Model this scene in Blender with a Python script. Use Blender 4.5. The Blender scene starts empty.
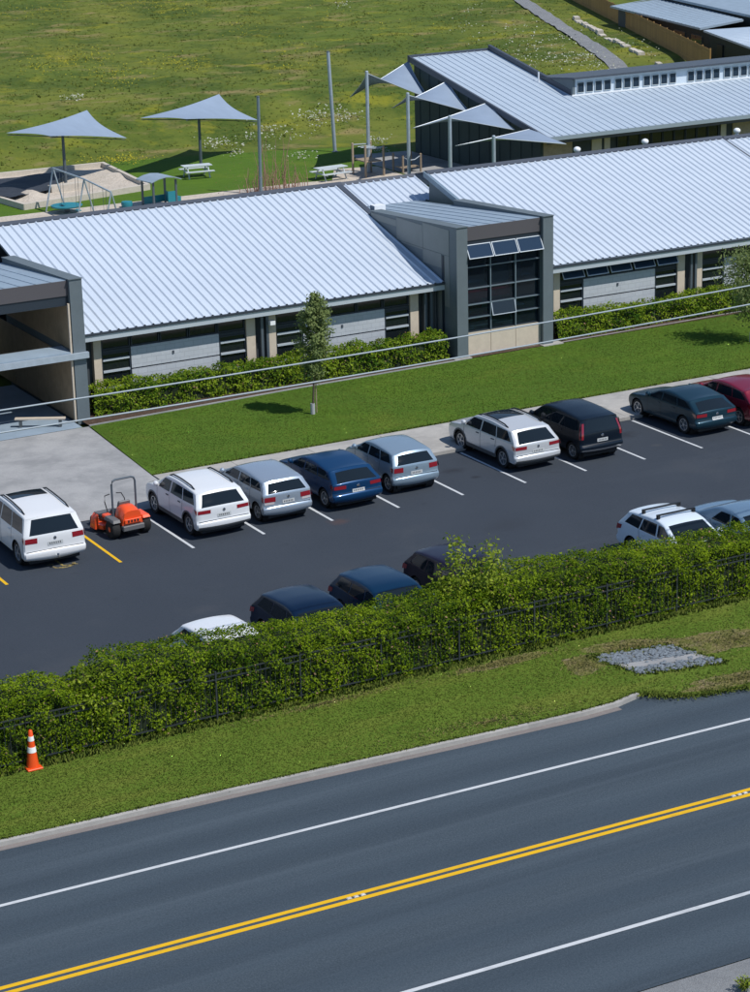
import bpy, bmesh, math, random
import numpy as np
from mathutils import Vector, Matrix
random.seed(7); RNG = np.random.default_rng(11)
S = bpy.context.scene
C = S.collection
R = math.radians

# ------------------------------------------------------------------ camera, sky, sun, exposure
def cam_matrix(loc, yaw, pitch, roll):
    cy, sy, cp, sp = math.cos(yaw), math.sin(yaw), math.cos(pitch), math.sin(pitch)
    f = Vector((sy*cp, cy*cp, -sp)); r = Vector((cy, -sy, 0)); d = f.cross(r)
    cr, sr = math.cos(roll), math.sin(roll)
    r2 = r*cr + d*sr; d2 = -r*sr + d*cr
    m = Matrix(((r2.x, -d2.x, -f.x, loc[0]), (r2.y, -d2.y, -f.y, loc[1]), (r2.z, -d2.z, -f.z, loc[2]), (0, 0, 0, 1)))
    return m
cam = bpy.data.objects.new('camera', bpy.data.cameras.new('camera')); C.objects.link(cam)
cam.matrix_world = cam_matrix((-24.984, -62.159, 23.390), 0.501566, 0.311435, 0.024004)
cam.data.sensor_fit = 'HORIZONTAL'; cam.data.sensor_width = 36.0
cam.data.lens = 2257.05/750*36.0
cam.data.clip_start = 1.0; cam.data.clip_end = 3000
S.camera = cam

SUN_DIR = Vector((0.50, -0.87, 0)).normalized()          # horizontal direction towards the sun
SUN_EL = R(56)
world = bpy.data.worlds.new('World'); S.world = world; world.use_nodes = True
wn = world.node_tree.nodes; wl = world.node_tree.links
sky = wn.new('ShaderNodeTexSky'); sky.sky_type = 'NISHITA'; sky.sun_disc = False
sky.sun_elevation = SUN_EL; sky.sun_rotation = math.atan2(SUN_DIR.x, SUN_DIR.y)
sky.air_density = 1.0; sky.dust_density = 0.0; sky.ozone_density = 3.0
wn['Background'].inputs[1].default_value = 0.115
wl.new(sky.outputs[0], wn['Background'].inputs[0])
sl = bpy.data.lights.new('sun', 'SUN'); sl.energy = 4.2; sl.angle = R(0.53); sl.color = (1.0, 0.965, 0.91)
so = bpy.data.objects.new('sun', sl); C.objects.link(so)
sv = Vector((SUN_DIR.x*math.cos(SUN_EL), SUN_DIR.y*math.cos(SUN_EL), math.sin(SUN_EL)))
so.rotation_euler = sv.to_track_quat('Z', 'Y').to_euler(); so.location = (20, -60, 60)
S.view_settings.view_transform = 'Standard'; S.view_settings.look = 'None'
S.view_settings.exposure = 0.0; S.view_settings.gamma = 1.0; S.view_settings.use_curve_mapping = False
S.render.engine = 'CYCLES'

# ------------------------------------------------------------------ materials
MATS = {}
def nt(name):
    m = bpy.data.materials.new(name); m.use_nodes = True
    return m, m.node_tree.nodes, m.node_tree.links, m.node_tree.nodes['Principled BSDF']
def rgba(c): return (c[0], c[1], c[2], 1)
def mat(name, col, rough=.6, metal=0, spec=.4, var=None, bump=None, coat=0, col2=None, perobj=0, streak=None):
    """plain procedural material; var=(scale, amount) colour noise, bump=(scale, strength), perobj = per object value jitter"""
    if name in MATS: return MATS[name]
    m, N, L, b = nt(name)
    b.inputs['Roughness'].default_value = rough; b.inputs['Metallic'].default_value = metal
    b.inputs['Specular IOR Level'].default_value = spec; b.inputs['Coat Weight'].default_value = coat
    b.inputs['Coat Roughness'].default_value = .04
    b.inputs['Base Color'].default_value = rgba(col)
    out = None
    tc = N.new('ShaderNodeTexCoord')
    if var:
        n = N.new('ShaderNodeTexNoise'); n.inputs['Scale'].default_value = var[0]; n.inputs['Detail'].default_value = 6; n.inputs['Roughness'].default_value = .65
        L.new(tc.outputs['Object'], n.inputs['Vector'])
        rp = N.new('ShaderNodeMapRange'); rp.inputs[1].default_value = .3; rp.inputs[2].default_value = .7
        L.new(n.outputs['Fac'], rp.inputs[0])
        mx = N.new('ShaderNodeMix'); mx.data_type = 'RGBA'
        c2 = col2 if col2 else tuple(min(1, c*(1+var[1])) for c in col)
        c1 = col if col2 else tuple(c*(1-var[1]) for c in col)
        mx.inputs[6].default_value = rgba(c1); mx.inputs[7].default_value = rgba(c2)
        L.new(rp.outputs[0], mx.inputs[0]); out = mx.outputs[2]
    if perobj:
        oi = N.new('ShaderNodeObjectInfo'); hs = N.new('ShaderNodeHueSaturation')
        mr = N.new('ShaderNodeMapRange'); mr.inputs[3].default_value = 1-perobj; mr.inputs[4].default_value = 1+perobj
        L.new(oi.outputs['Random'], mr.inputs[0]); L.new(mr.outputs[0], hs.inputs['Value'])
        if out: L.new(out, hs.inputs['Color'])
        else: hs.inputs['Color'].default_value = rgba(col)
        out = hs.outputs[0]
    if out: L.new(out, b.inputs['Base Color'])
    if bump:
        n = N.new('ShaderNodeTexNoise'); n.inputs['Scale'].default_value = bump[0]; n.inputs['Detail'].default_value = 4
        L.new(tc.outputs['Object'], n.inputs['Vector'])
        bp = N.new('ShaderNodeBump'); bp.inputs['Strength'].default_value = bump[1]; bp.inputs['Distance'].default_value = .05
        L.new(n.outputs['Fac'], bp.inputs['Height']); L.new(bp.outputs[0], b.inputs['Normal'])
    MATS[name] = m
    return m

def layered(name, base, layers, rough=.9, bump=None, spec=.12):
    """base colour plus noise layers: (scale, lo, hi, colour, amount, stretch(x,y,z), angle)"""
    m, N, L, b = nt(name)
    b.inputs['Roughness'].default_value = rough; b.inputs['Specular IOR Level'].default_value = spec
    tc = N.new('ShaderNodeTexCoord')
    cur = None
    for i, (sc, lo, hi, col, amt, st, ang) in enumerate(layers):
        mp = N.new('ShaderNodeMapping'); mp.inputs['Scale'].default_value = st; mp.inputs['Rotation'].default_value = (0, 0, R(ang)); mp.inputs['Location'].default_value = (i*13.7, i*7.1, 0)
        L.new(tc.outputs['Object'], mp.inputs['Vector'])
        n = N.new('ShaderNodeTexNoise'); n.inputs['Scale'].default_value = sc; n.inputs['Detail'].default_value = 7; n.inputs['Roughness'].default_value = .62
        L.new(mp.outputs[0], n.inputs['Vector'])
        mr = N.new('ShaderNodeMapRange'); mr.inputs[1].default_value = lo; mr.inputs[2].default_value = hi; mr.inputs[4].default_value = amt
        L.new(n.outputs['Fac'], mr.inputs[0])
        mx = N.new('ShaderNodeMix'); mx.data_type = 'RGBA'; mx.inputs[7].default_value = rgba(col)
        if cur: L.new(cur, mx.inputs[6])
        else: mx.inputs[6].default_value = rgba(base)
        L.new(mr.outputs[0], mx.inputs[0]); cur = mx.outputs[2]
    L.new(cur, b.inputs['Base Color'])
    if bump:
        n = N.new('ShaderNodeTexNoise'); n.inputs['Scale'].default_value = bump[0]; n.inputs['Detail'].default_value = 5
        L.new(tc.outputs['Object'], n.inputs['Vector'])
        bp = N.new('ShaderNodeBump'); bp.inputs['Strength'].default_value = bump[1]; bp.inputs['Distance'].default_value = bump[2]
        L.new(n.outputs['Fac'], bp.inputs['Height']); L.new(bp.outputs[0], b.inputs['Normal'])
    MATS[name] = m
    return m

def leafmat(name, dark, light, rough=.42, trans=.25, up=False):
    m, N, L, b = nt(name)
    at = N.new('ShaderNodeAttribute'); at.attribute_name = 'tint'
    mx = N.new('ShaderNodeMix'); mx.data_type = 'RGBA'; mx.inputs[6].default_value = rgba(dark); mx.inputs[7].default_value = rgba(light)
    L.new(at.outputs['Fac'], mx.inputs[0]); L.new(mx.outputs[2], b.inputs['Base Color'])
    b.inputs['Roughness'].default_value = rough; b.inputs['Specular IOR Level'].default_value = .12
    tr = N.new('ShaderNodeBsdfTranslucent'); L.new(mx.outputs[2], tr.inputs['Color'])
    if up:     # thin blades shade like the turf they make up, whichever side faces the viewer
        cx = N.new('ShaderNodeCombineXYZ'); cx.inputs[2].default_value = 1.0; L.new(cx.outputs[0], b.inputs['Normal']); L.new(cx.outputs[0], tr.inputs['Normal'])
    ms = N.new('ShaderNodeMixShader'); ms.inputs[0].default_value = trans
    L.new(b.outputs[0], ms.inputs[1]); L.new(tr.outputs[0], ms.inputs[2]); L.new(ms.outputs[0], N['Material Output'].inputs['Surface'])
    MATS[name] = m
    return m

def asphalt(name, base, light, patch, tracks):
    dk = tuple(c*.72 for c in base)
    L_ = [(.30, .42, .62, patch, .8, (1, 1, 1), 0)]
    if tracks: L_ += [(.75, .47, .60, dk, .9, (.012, 1, 1), 1.7), (1.9, .52, .66, light, .4, (.02, 1, 1), 1.7), (.5, .60, .68, dk, .5, (.25, 1, 1), 0)]
    else: L_ += [(.55, .55, .66, light, .45, (.05, 1, 1), 4), (.9, .64, .70, tuple(c*.62 for c in base), .8, (1, 1, 1), 0), (.23, .60, .68, (light[0]*1.15, light[1]*1.05, light[2]*.95), .5, (1, 1, 1), 0)]
    L_ += [(24, .42, .72, light, .85, (1, 1, 1), 0), (70, .40, .68, light, .75, (1, 1, 1), 0), (11, .52, .74, dk, .5, (1, 1, 1), 0)]
    return layered(name, base, L_, .85, (80, .4, .012), .3)

layered('meadow', (.100, .138, .022), [
    (.05, .42, .60, (.150, .165, .028), .9, (1, 1, 1), 20),
    (.14, .45, .60, (.052, .086, .015), .9, (1, .6, 1), -20),
    (.26, .55, .68, (.25, .195, .085), .85, (.8, 1.4, 1), 40),
    (.45, .53, .66, (.044, .078, .013), .75, (1, 1, 1), 10),
    (.30, .56, .68, (.24, .23, .020), .7, (1, 1, 1), 70),
    (2.6, .45, .70, (.135, .150, .030), .5, (1, 1, 1), 0)], .95, (2.5, .3, .2))
layered('lawn', (.076, .142, .018), [
    (.5, .40, .65, (.095, .172, .016), .8, (1, .5, 1), 0),
    (1.1, .50, .68, (.054, .120, .010), .7, (.3, 1.6, 1), 6),
    (.28, .56, .70, (.145, .180, .026), .6, (1, 1, 1), 0),
    (14, .40, .70, (.048, .105, .009), .6, (1, 1, 1), 0),
    (34, .45, .72, (.115, .19, .022), .5, (1, 1, 1), 0)], .9, (40, .6, .04))
layered('verge_grass', (.122, .188, .024), [
    (.5, .40, .62, (.090, .158, .018), .85, (1, .5, 1), 0),
    (.9, .50, .66, (.180, .210, .036), .8, (.25, 1.2, 1), -4),
    (.45, .60, .70, (.25, .205, .075), .65, (1, 1, 1), 30),
    (12, .40, .70, (.062, .118, .012), .65, (1, 1, 1), 0),
    (34, .45, .72, (.16, .21, .030), .5, (1, 1, 1), 0)], .9, (40, .7, .05))
layered('dry_ground', (.235, .195, .085), [
    (1.2, .40, .60, (.130, .165, .030), .9, (1, 1, 1), 0),
    (3.5, .50, .66, (.29, .225, .15), .8, (1, 1, 1), 0),
    (14, .40, .70, (.16, .135, .06), .7, (1, 1, 1), 0)], .95, (30, .8, .05))
asphalt('asphalt_lot', (.027, .035, .048), (.046, .056, .071), (.034, .043, .057), False)
asphalt('asphalt_road', (.036, .055, .073), (.080, .104, .128), (.031, .048, .065), True)
layered('concrete', (.40, .385, .36), [(.6, .42, .62, (.30, .29, .275), .8, (1, 1, 1), 0), (3, .5, .7, (.46, .44, .41), .6, (1, 1, 1), 0), (20, .45, .7, (.33, .32, .30), .5, (1, 1, 1), 0)], .85, (60, .3, .01))
layered('drive_concrete', (.36, .36, .36), [(.5, .40, .62, (.23, .235, .24), .9, (1, 1, 1), 0), (1.6, .5, .68, (.36, .36, .36), .7, (1, 1, 1), 0), (22, .45, .7, (.25, .25, .255), .6, (1, 1, 1), 0)], .85, (60, .3, .01))
layered('gutter_stone', (.215, .190, .180), [(2, .4, .65, (.15, .135, .13), .8, (.2, 1, 1), 0), (20, .45, .7, (.26, .24, .23), .5, (1, 1, 1), 0)], .9)
layered('bark_mulch', (.085, .055, .040), [(9, .4, .65, (.15, .105, .08), .8, (1, 1, 1), 0), (30, .5, .7, (.035, .024, .018), .8, (1, 1, 1), 0)], .95, (30, 1, .06))
layered('gravel', (.215, .225, .235), [(1.2, .42, .62, (.13, .14, .15), .8, (1, 1, 1), 0), (8, .4, .65, (.16, .165, .17), .8, (1, 1, 1), 0), (50, .4, .65, (.33, .335, .34), .8, (1, 1, 1), 0)], .9, (60, 1, .03))
layered('sand', (.52, .46, .39), [(1.5, .4, .65, (.42, .37, .31), .8, (1, 1, 1), 0), (14, .45, .7, (.58, .52, .45), .5, (1, 1, 1), 0)], .95, (6, .6, .15))
def add_tracks(m, amt):
    N, L = m.node_tree.nodes, m.node_tree.links; b = N['Principled BSDF']; src = b.inputs['Base Color'].links[0].from_socket
    tc = N.new('ShaderNodeTexCoord'); sx = N.new('ShaderNodeSeparateXYZ'); L.new(tc.outputs['Object'], sx.inputs[0])
    m1 = N.new('ShaderNodeMath'); m1.operation = 'MULTIPLY_ADD'; m1.inputs[1].default_value = .030; L.new(sx.outputs[0], m1.inputs[0]); L.new(sx.outputs[1], m1.inputs[2])
    nz = N.new('ShaderNodeTexNoise'); nz.inputs['Scale'].default_value = .25; L.new(tc.outputs['Object'], nz.inputs['Vector'])
    m2 = N.new('ShaderNodeMath'); m2.operation = 'MULTIPLY_ADD'; m2.inputs[1].default_value = .5; L.new(nz.outputs['Fac'], m2.inputs[0]); L.new(m1.outputs[0], m2.inputs[2])
    m3 = N.new('ShaderNodeMath'); m3.operation = 'MULTIPLY'; m3.inputs[1].default_value = 2*math.pi/1.75; L.new(m2.outputs[0], m3.inputs[0])
    m4 = N.new('ShaderNodeMath'); m4.operation = 'SINE'; L.new(m3.outputs[0], m4.inputs[0])
    mr = N.new('ShaderNodeMapRange'); mr.inputs[1].default_value = -.6; mr.inputs[2].default_value = 1.0; mr.inputs[4].default_value = amt; L.new(m4.outputs[0], mr.inputs[0])
    mx = N.new('ShaderNodeMix'); mx.data_type = 'RGBA'; mx.blend_type = 'MULTIPLY'; mx.inputs[7].default_value = (.66, .70, .74, 1); L.new(mr.outputs[0], mx.inputs[0]); L.new(src, mx.inputs[6]); L.new(mx.outputs[2], b.inputs['Base Color'])
def add_stains(m, spots):
    N, L = m.node_tree.nodes, m.node_tree.links; b = N['Principled BSDF']; tc = N.new('ShaderNodeTexCoord')
    nz = N.new('ShaderNodeTexNoise'); nz.inputs['Scale'].default_value = 3; L.new(tc.outputs['Object'], nz.inputs['Vector'])
    for x, y, r, col, amt in spots:
        src = b.inputs['Base Color'].links[0].from_socket
        mp = N.new('ShaderNodeMapping'); mp.inputs['Location'].default_value = (-x, -y*1.4, 0); mp.inputs['Scale'].default_value = (1, 1.4, 1); L.new(tc.outputs['Object'], mp.inputs[0])
        ln = N.new('ShaderNodeVectorMath'); ln.operation = 'LENGTH'; L.new(mp.outputs[0], ln.inputs[0])
        ad = N.new('ShaderNodeMath'); ad.operation = 'MULTIPLY_ADD'; ad.inputs[1].default_value = r*1.2; L.new(nz.outputs['Fac'], ad.inputs[0]); L.new(ln.outputs['Value'], ad.inputs[2])
        mr = N.new('ShaderNodeMapRange'); mr.inputs[1].default_value = r*1.8; mr.inputs[2].default_value = r*.9; mr.inputs[3].default_value = 0; mr.inputs[4].default_value = amt; L.new(ad.outputs[0], mr.inputs[0])
        mx = N.new('ShaderNodeMix'); mx.data_type = 'RGBA'; mx.inputs[7].default_value = rgba(col); L.new(mr.outputs[0], mx.inputs[0]); L.new(src, mx.inputs[6]); L.new(mx.outputs[2], b.inputs['Base Color'])
add_tracks(MATS['asphalt_road'], .55)
add_stains(MATS['asphalt_lot'], [(7.6, -.2, .42, (.075, .050, .048), .7), (13.6, 2.6, .5, (.018, .020, .026), .6), (13.9, 1.5, .22, (.018, .020, .026), .7), (21.2, 2.9, .55, (.018, .020, .026), .6), (21.4, 1.2, .25, (.062, .066, .074), .5), (5.5, -4.5, .7, (.050, .056, .068), .5), (12, -3.5, .9, (.030, .036, .046), .6), (0.5, -5.2, .5, (.052, .058, .07), .5), (18, -4.2, .8, (.052, .058, .07), .45)])
layered('white_line', (.54, .56, .58), [(6, .52, .70, (.30, .32, .34), .7, (.3, 1, 1), 0), (40, .50, .70, (.40, .42, .44), .7, (1, 1, 1), 0)], .75)
layered('yellow_line', (.72, .42, .015), [(5, .54, .72, (.38, .25, .05), .7, (.3, 1, 1), 0), (40, .52, .72, (.50, .30, .04), .7, (1, 1, 1), 0)], .75)
layered('yellow_worn', (.34, .26, .09), [(9, .46, .58, (.04, .045, .055), .95, (1, 1, 1), 0)], .85)
layered('roof_zinc', (.52, .585, .67), [(.8, .42, .66, (.47, .535, .62), .8, (1, .3, 1), 0), (5.5, .70, .74, (.20, .23, .27), .8, (1, 1, 1), 0), (14, .5, .75, (.50, .56, .64), .6, (1, 1, 1), 0)], .42, None, .5)
mat('roof_far', (.40, .475, .56), .45, .0, .5, var=(2.0, .05), perobj=.02)
mat('roof_grey', (.26, .33, .40), .5, .0, .5, var=(1.5, .1))
mat('flashing', (.20, .27, .34), .45, .2, .5, var=(2, .1))
mat('ridge_dark', (.060, .072, .095), .5, .0, .4)
mat('gutter', (.27, .33, .38), .4, .1, .5)
mat('fascia_brown', (.085, .080, .088), .6)
mat('portal_grey', (.120, .148, .165), .6, var=(1.2, .08), bump=(30, .05))
mat('portal_panel', (.205, .220, .215), .6, var=(1.5, .06))
mat('navy_trim', (.022, .032, .045), .5)
mat('wall_dark', (.045, .055, .062), .7, var=(3, .1))
mat('siding_dark', (.085, .095, .10), .6)
mat('cream', (.56, .48, .385), .75, var=(4, .07), bump=(40, .1))
mat('ply', (.40, .29, .185), .65, var=(3, .12), perobj=.06)
mat('wall_green', (.030, .052, .058), .65, var=(1.2, .1))
mat('glass', (.010, .014, .018), .06, 0, .6)
mat('glass_blue', (.022, .040, .070), .06, 0, .5)
mat('alu', (.46, .51, .56), .4, .1, .5)
mat('white_paint', (.78, .80, .82), .45, var=(5, .04))
mat('stud_white', (.48, .47, .45), .7, var=(9, .2))
mat('steel', (.36, .42, .48), .4, .15, .5, var=(4, .1))
mat('steel_mid', (.17, .22, .26), .45, .2, .5)
mat('steel_dark', (.10, .125, .15), .5, .3, .5)
mat('black_metal', (.040, .048, .054), .45, .2, .5)
mat('sail', (.235, .30, .395), .75, var=(1.0, .06))
mat('layer_black', (.030, .036, .048), .75, var=(2, .2), bump=(3, .3))
mat('timber', (.36, .28, .20), .8, var=(5, .15), perobj=.1)
mat('timber_fence', (.335, .190, .062), .8, var=(3, .12), perobj=.12)
mat('timber_pale', (.52, .47, .40), .8, var=(5, .12), perobj=.06)
mat('teal', (.02, .20, .25), .5)
mat('clerestory_paint', (.58, .66, .74), .5, var=(2, .05))
mat('table_grey', (.50, .55, .57), .6, var=(5, .08))
mat('cone_orange', (.80, .085, .012), .45)
mat('cone_white', (.85, .85, .85), .35)
mat('mower_orange', (.85, .095, .02), .35, coat=.4)
mat('mower_black', (.018, .018, .02), .5)
mat('mower_grey', (.12, .12, .125), .5)
mat('rubber', (.016, .016, .017), .8, bump=(60, .4))
mat('wire', (.30, .35, .39), .5)
mat('stone', (.15, .175, .20), .85, var=(9, .35))
mat('bark', (.11, .085, .06), .9, var=(8, .3), bump=(20, .6))
mat('trunk_guard', (.40, .40, .42), .6)
mat('pole_wood', (.16, .13, .10), .9, var=(4, .2))
leafmat('hedge_leaf', (.034, .088, .004), (.310, .420, .014), .6, .42)
leafmat('shrub_leaf', (.050, .125, .008), (.350, .450, .030), .6, .38)
leafmat('tree_leaf', (.070, .120, .034), (.340, .400, .150), .6, .38)
leafmat('pale_leaf', (.075, .145, .012), (.400, .470, .050), .6, .38)
leafmat('meadow_blade', (.056, .090, .014), (.185, .192, .036), .9, 0, True)
leafmat('grass_blade', (.042, .082, .011), (.170, .200, .036), .9, 0, True)
leafmat('dry_blade', (.14, .15, .035), (.32, .27, .11), .9, 0, True)
leafmat('flower_white', (.26, .29, .18), (.55, .56, .50), .9, 0, True)
leafmat('flower_yellow', (.22, .22, .02), (.40, .36, .03), .9, 0, True)
leafmat('twig_leaf', (.20, .13, .09), (.34, .20, .12), .8, .1)
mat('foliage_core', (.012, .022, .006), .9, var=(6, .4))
mat('twig', (.34, .20, .15), .9)

# ------------------------------------------------------------------ mesh helpers
class MB:
    def __init__(s): s.v = []; s.f = []; s.smooth = False
    def quad(s, a, b, c, d):
        n = len(s.v); s.v += [tuple(a), tuple(b), tuple(c), tuple(d)]; s.f.append((n, n+1, n+2, n+3))
    def poly(s, pts):
        n = len(s.v); s.v += [tuple(p) for p in pts]; s.f.append(tuple(range(n, n+len(pts))))
    def hexa(s, p):            # 8 corners: bottom ccw, top ccw
        n = len(s.v); s.v += [tuple(q) for q in p]
        s.f += [(n+3, n+2, n+1, n), (n+4, n+5, n+6, n+7), (n, n+1, n+5, n+4), (n+1, n+2, n+6, n+5), (n+2, n+3, n+7, n+6), (n+3, n, n+4, n+7)]
        return s
    def box(s, x0, x1, y0, y1, z0, z1):
        s.hexa([(x0, y0, z0), (x1, y0, z0), (x1, y1, z0), (x0, y1, z0), (x0, y0, z1), (x1, y0, z1), (x1, y1, z1), (x0, y1, z1)])
        return s
    def prism(s, pts, z0, z1):
        n = len(s.v); k = len(pts)
        s.v += [(p[0], p[1], z0) for p in pts] + [(p[0], p[1], z1) for p in pts]
        s.f.append(tuple(range(n+k-1, n-1, -1))); s.f.append(tuple(range(n+k, n+2*k)))
        for i in range(k): j = (i+1) % k; s.f.append((n+i, n+j, n+k+j, n+k+i))
        return s
    def prism_dir(s, pts, d):  # extrude planar polygon by vector d
        n = len(s.v); k = len(pts); d = Vector(d)
        s.v += [tuple(p) for p in pts] + [tuple(Vector(p)+d) for p in pts]
        s.f.append(tuple(range(n+k-1, n-1, -1))); s.f.append(tuple(range(n+k, n+2*k)))
        for i in range(k): j = (i+1) % k; s.f.append((n+i, n+j, n+k+j, n+k+i))
        return s
    def tube(s, pts, r, seg=8, caps=True):
        pts = [Vector(p) for p in pts]; rs = r if isinstance(r, (list, tuple)) else [r]*len(pts)
        n0 = len(s.v)
        for i, p in enumerate(pts):
            t = (pts[min(i+1, len(pts)-1)] - pts[max(i-1, 0)]).normalized()
            a = Vector((0, 0, 1)) if abs(t.z) < .9 else Vector((1, 0, 0))
            u = t.cross(a).normalized(); w = t.cross(u)
            for k in range(seg):
                an = 2*math.pi*k/seg; s.v.append(tuple(p + (u*math.cos(an) + w*math.sin(an))*rs[i]))
        for i in range(len(pts)-1):
            for k in range(seg):
                a = n0+i*seg+k; b = n0+i*seg+(k+1) % seg; s.f.append((a, b, b+seg, a+seg))
        if caps:
            s.f.append(tuple(range(n0+seg-1, n0-1, -1))); s.f.append(tuple(range(n0+(len(pts)-1)*seg, n0+len(pts)*seg)))
        return s
    def lathe(s, prof, axis='z', o=(0, 0, 0), seg=20):   # prof: list of (r, h)
        n0 = len(s.v)
        for r, h in prof:
            for k in range(seg):
                a = 2*math.pi*k/seg; c, d = r*math.cos(a), r*math.sin(a)
                p = (c, d, h) if axis == 'z' else ((h, c, d) if axis == 'x' else (c, h, d))
                s.v.append((p[0]+o[0], p[1]+o[1], p[2]+o[2]))
        for i in range(len(prof)-1):
            for k in range(seg):
                a = n0+i*seg+k; b = n0+i*seg+(k+1) % seg; s.f.append((a, b, b+seg, a+seg))
        s.f.append(tuple(range(n0+seg-1, n0-1, -1))); s.f.append(tuple(range(n0+(len(prof)-1)*seg, n0+len(prof)*seg)))
        return s
    def grid(s, P):            # P: (n,m,3) array
        n, m, _ = P.shape; o = len(s.v); s.v += [tuple(q) for q in P.reshape(-1, 3)]
        for i in range(n-1):
            for j in range(m-1): a = o+i*m+j; s.f.append((a, a+1, a+m+1, a+m))
        return s
    def mesh(s, name, m, smooth=False, fix=True, merge=0, bevel=0):
        me = bpy.data.meshes.new(name); me.from_pydata(s.v, [], s.f)
        if fix or merge or bevel:
            bm = bmesh.new(); bm.from_mesh(me)
            if merge: bmesh.ops.remove_doubles(bm, verts=bm.verts, dist=merge)
            if bevel: bmesh.ops.bevel(bm, geom=bm.edges[:], offset=bevel, segments=1, affect='EDGES')
            bmesh.ops.recalc_face_normals(bm, faces=bm.faces); bm.to_mesh(me); bm.free()
        me.materials.append(MATS[m] if isinstance(m, str) else m)
        if smooth:
            me.shade_smooth()
            try: me.set_sharp_from_angle(angle=R(40))
            except Exception: pass
        return me
    def build(s, name, m, parent=None, **k):
        return link(name, s.mesh(name, m, **k), parent)
def link(name, me, parent=None):
    o = bpy.data.objects.new(name, me); C.objects.link(o)
    if parent: o.parent = parent
    return o
def tag(o, label, cat, group=None):
    o['label'] = label; o['category'] = cat
    if group: o['group'] = group
    return o
def thing(name, label, cat, loc=(0, 0, 0), rz=0, group=None):
    o = bpy.data.objects.new(name, None); C.objects.link(o); o.empty_display_size = .2
    o.location = loc; o.rotation_euler = (0, 0, rz)
    return tag(o, label, cat, group)
def structure(o): o['kind'] = 'structure'; return o
def stuff(o, label=None, cat=None):
    o['kind'] = 'stuff'
    if label: o['label'] = label; o['category'] = cat
    return o
def copy_tree(o, parent=None):
    c = o.copy(); C.objects.link(c); c.parent = parent
    for ch in list(o.children): copy_tree(ch, c)
    return c
def sheet(name, pts, z, m, parent=None):
    mb = MB(); mb.poly([(p[0], p[1], z) for p in pts]); o = mb.build(name, m, parent, fix=False)
    return o
def nmesh(name, verts, faces_n, m, tint=None):
    """fast mesh from numpy: verts (N*k,3) where every k verts form one face"""
    k = faces_n; nv = len(verts); nf = nv//k
    me = bpy.data.meshes.new(name); me.vertices.add(nv); me.loops.add(nv); me.polygons.add(nf)
    me.vertices.foreach_set('co', verts.astype(np.float32).ravel())
    me.loops.foreach_set('vertex_index', np.arange(nv, dtype=np.int32))
    me.polygons.foreach_set('loop_start', np.arange(0, nv, k, dtype=np.int32))
    me.update(calc_edges=True)
    if tint is not None:
        a = me.attributes.new('tint', 'FLOAT', 'FACE'); a.data.foreach_set('value', tint.astype(np.float32))
    me.materials.append(MATS[m]); return me
def unit(a): return a/np.maximum(np.linalg.norm(a, axis=1, keepdims=True), 1e-9)
def leaves(name, pos, nrm, size, m, parent=None, tint=None, jitter=.75, aspect=.55):
    n = len(pos); nn = unit(nrm + RNG.normal(0, jitter, (n, 3)))
    a = unit(np.cross(nn, RNG.normal(0, 1, (n, 3)))); b = np.cross(nn, a)
    L = (np.asarray(size)*RNG.uniform(.65, 1.35, n))[:, None]; w = L*aspect
    V = np.stack([pos - a*L*.5, pos + b*w*.5 + nn*L*.08, pos + a*L*.5, pos - b*w*.5 + nn*L*.08], 1).reshape(-1, 3)
    if tint is None: tint = RNG.uniform(0, 1, n)
    return link(name, nmesh(name, V, 4, m, np.clip(tint, 0, 1)), parent)
def blades(name, pos, h, w, m, tint, parent=None, lean=.35, per=3):
    n = len(pos); P = np.repeat(pos, per, 0); N_ = n*per
    ang = RNG.uniform(0, 2*np.pi, N_); d = np.stack([np.cos(ang), np.sin(ang), np.zeros(N_)], 1)
    P = P + RNG.normal(0, 1, (N_, 3))*np.array([1, 1, 0])*np.repeat(w, per)[:, None]*.9
    hh = np.repeat(h, per)*RNG.uniform(.5, 1.1, N_); ww = np.repeat(w, per)
    tip = P + RNG.normal(0, lean, (N_, 3))*np.array([1, 1, 0])*hh[:, None] + np.array([0, 0, 1])*hh[:, None]
    V = np.stack([P - d*ww[:, None], P + d*ww[:, None], tip], 1).reshape(-1, 3)
    t = np.repeat(tint, per) + RNG.normal(0, .12, N_)
    me = nmesh(name, V, 3, m, np.clip(t, 0, 1))
    nn = unit(np.repeat(np.array([[0, 0, 1.]]), N_, 0) + RNG.normal(0, .28, (N_, 3)))
    me.normals_split_custom_set(np.repeat(nn, 3, 0).tolist())
    return link(name, me, parent)
def fbm2(x, y, seed, sc):
    r = np.random.default_rng(seed); o = np.zeros_like(x)
    for i in range(6):
        a, b, c = r.normal(0, 1, 2), r.uniform(0, 6.28), .75**i
        k = sc*1.6**i; o += c*np.sin((a[0]*x + a[1]*y)*k + b + 1.3*np.sin((a[1]*x - a[0]*y)*k*.7 + b*2))
    return o/2.2

# ------------------------------------------------------------------ the ground, road, car park
g = structure(sheet('ground', [(-500, -200), (900, -200), (900, 1200), (-500, 1200)], -.05, 'meadow'))
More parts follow.
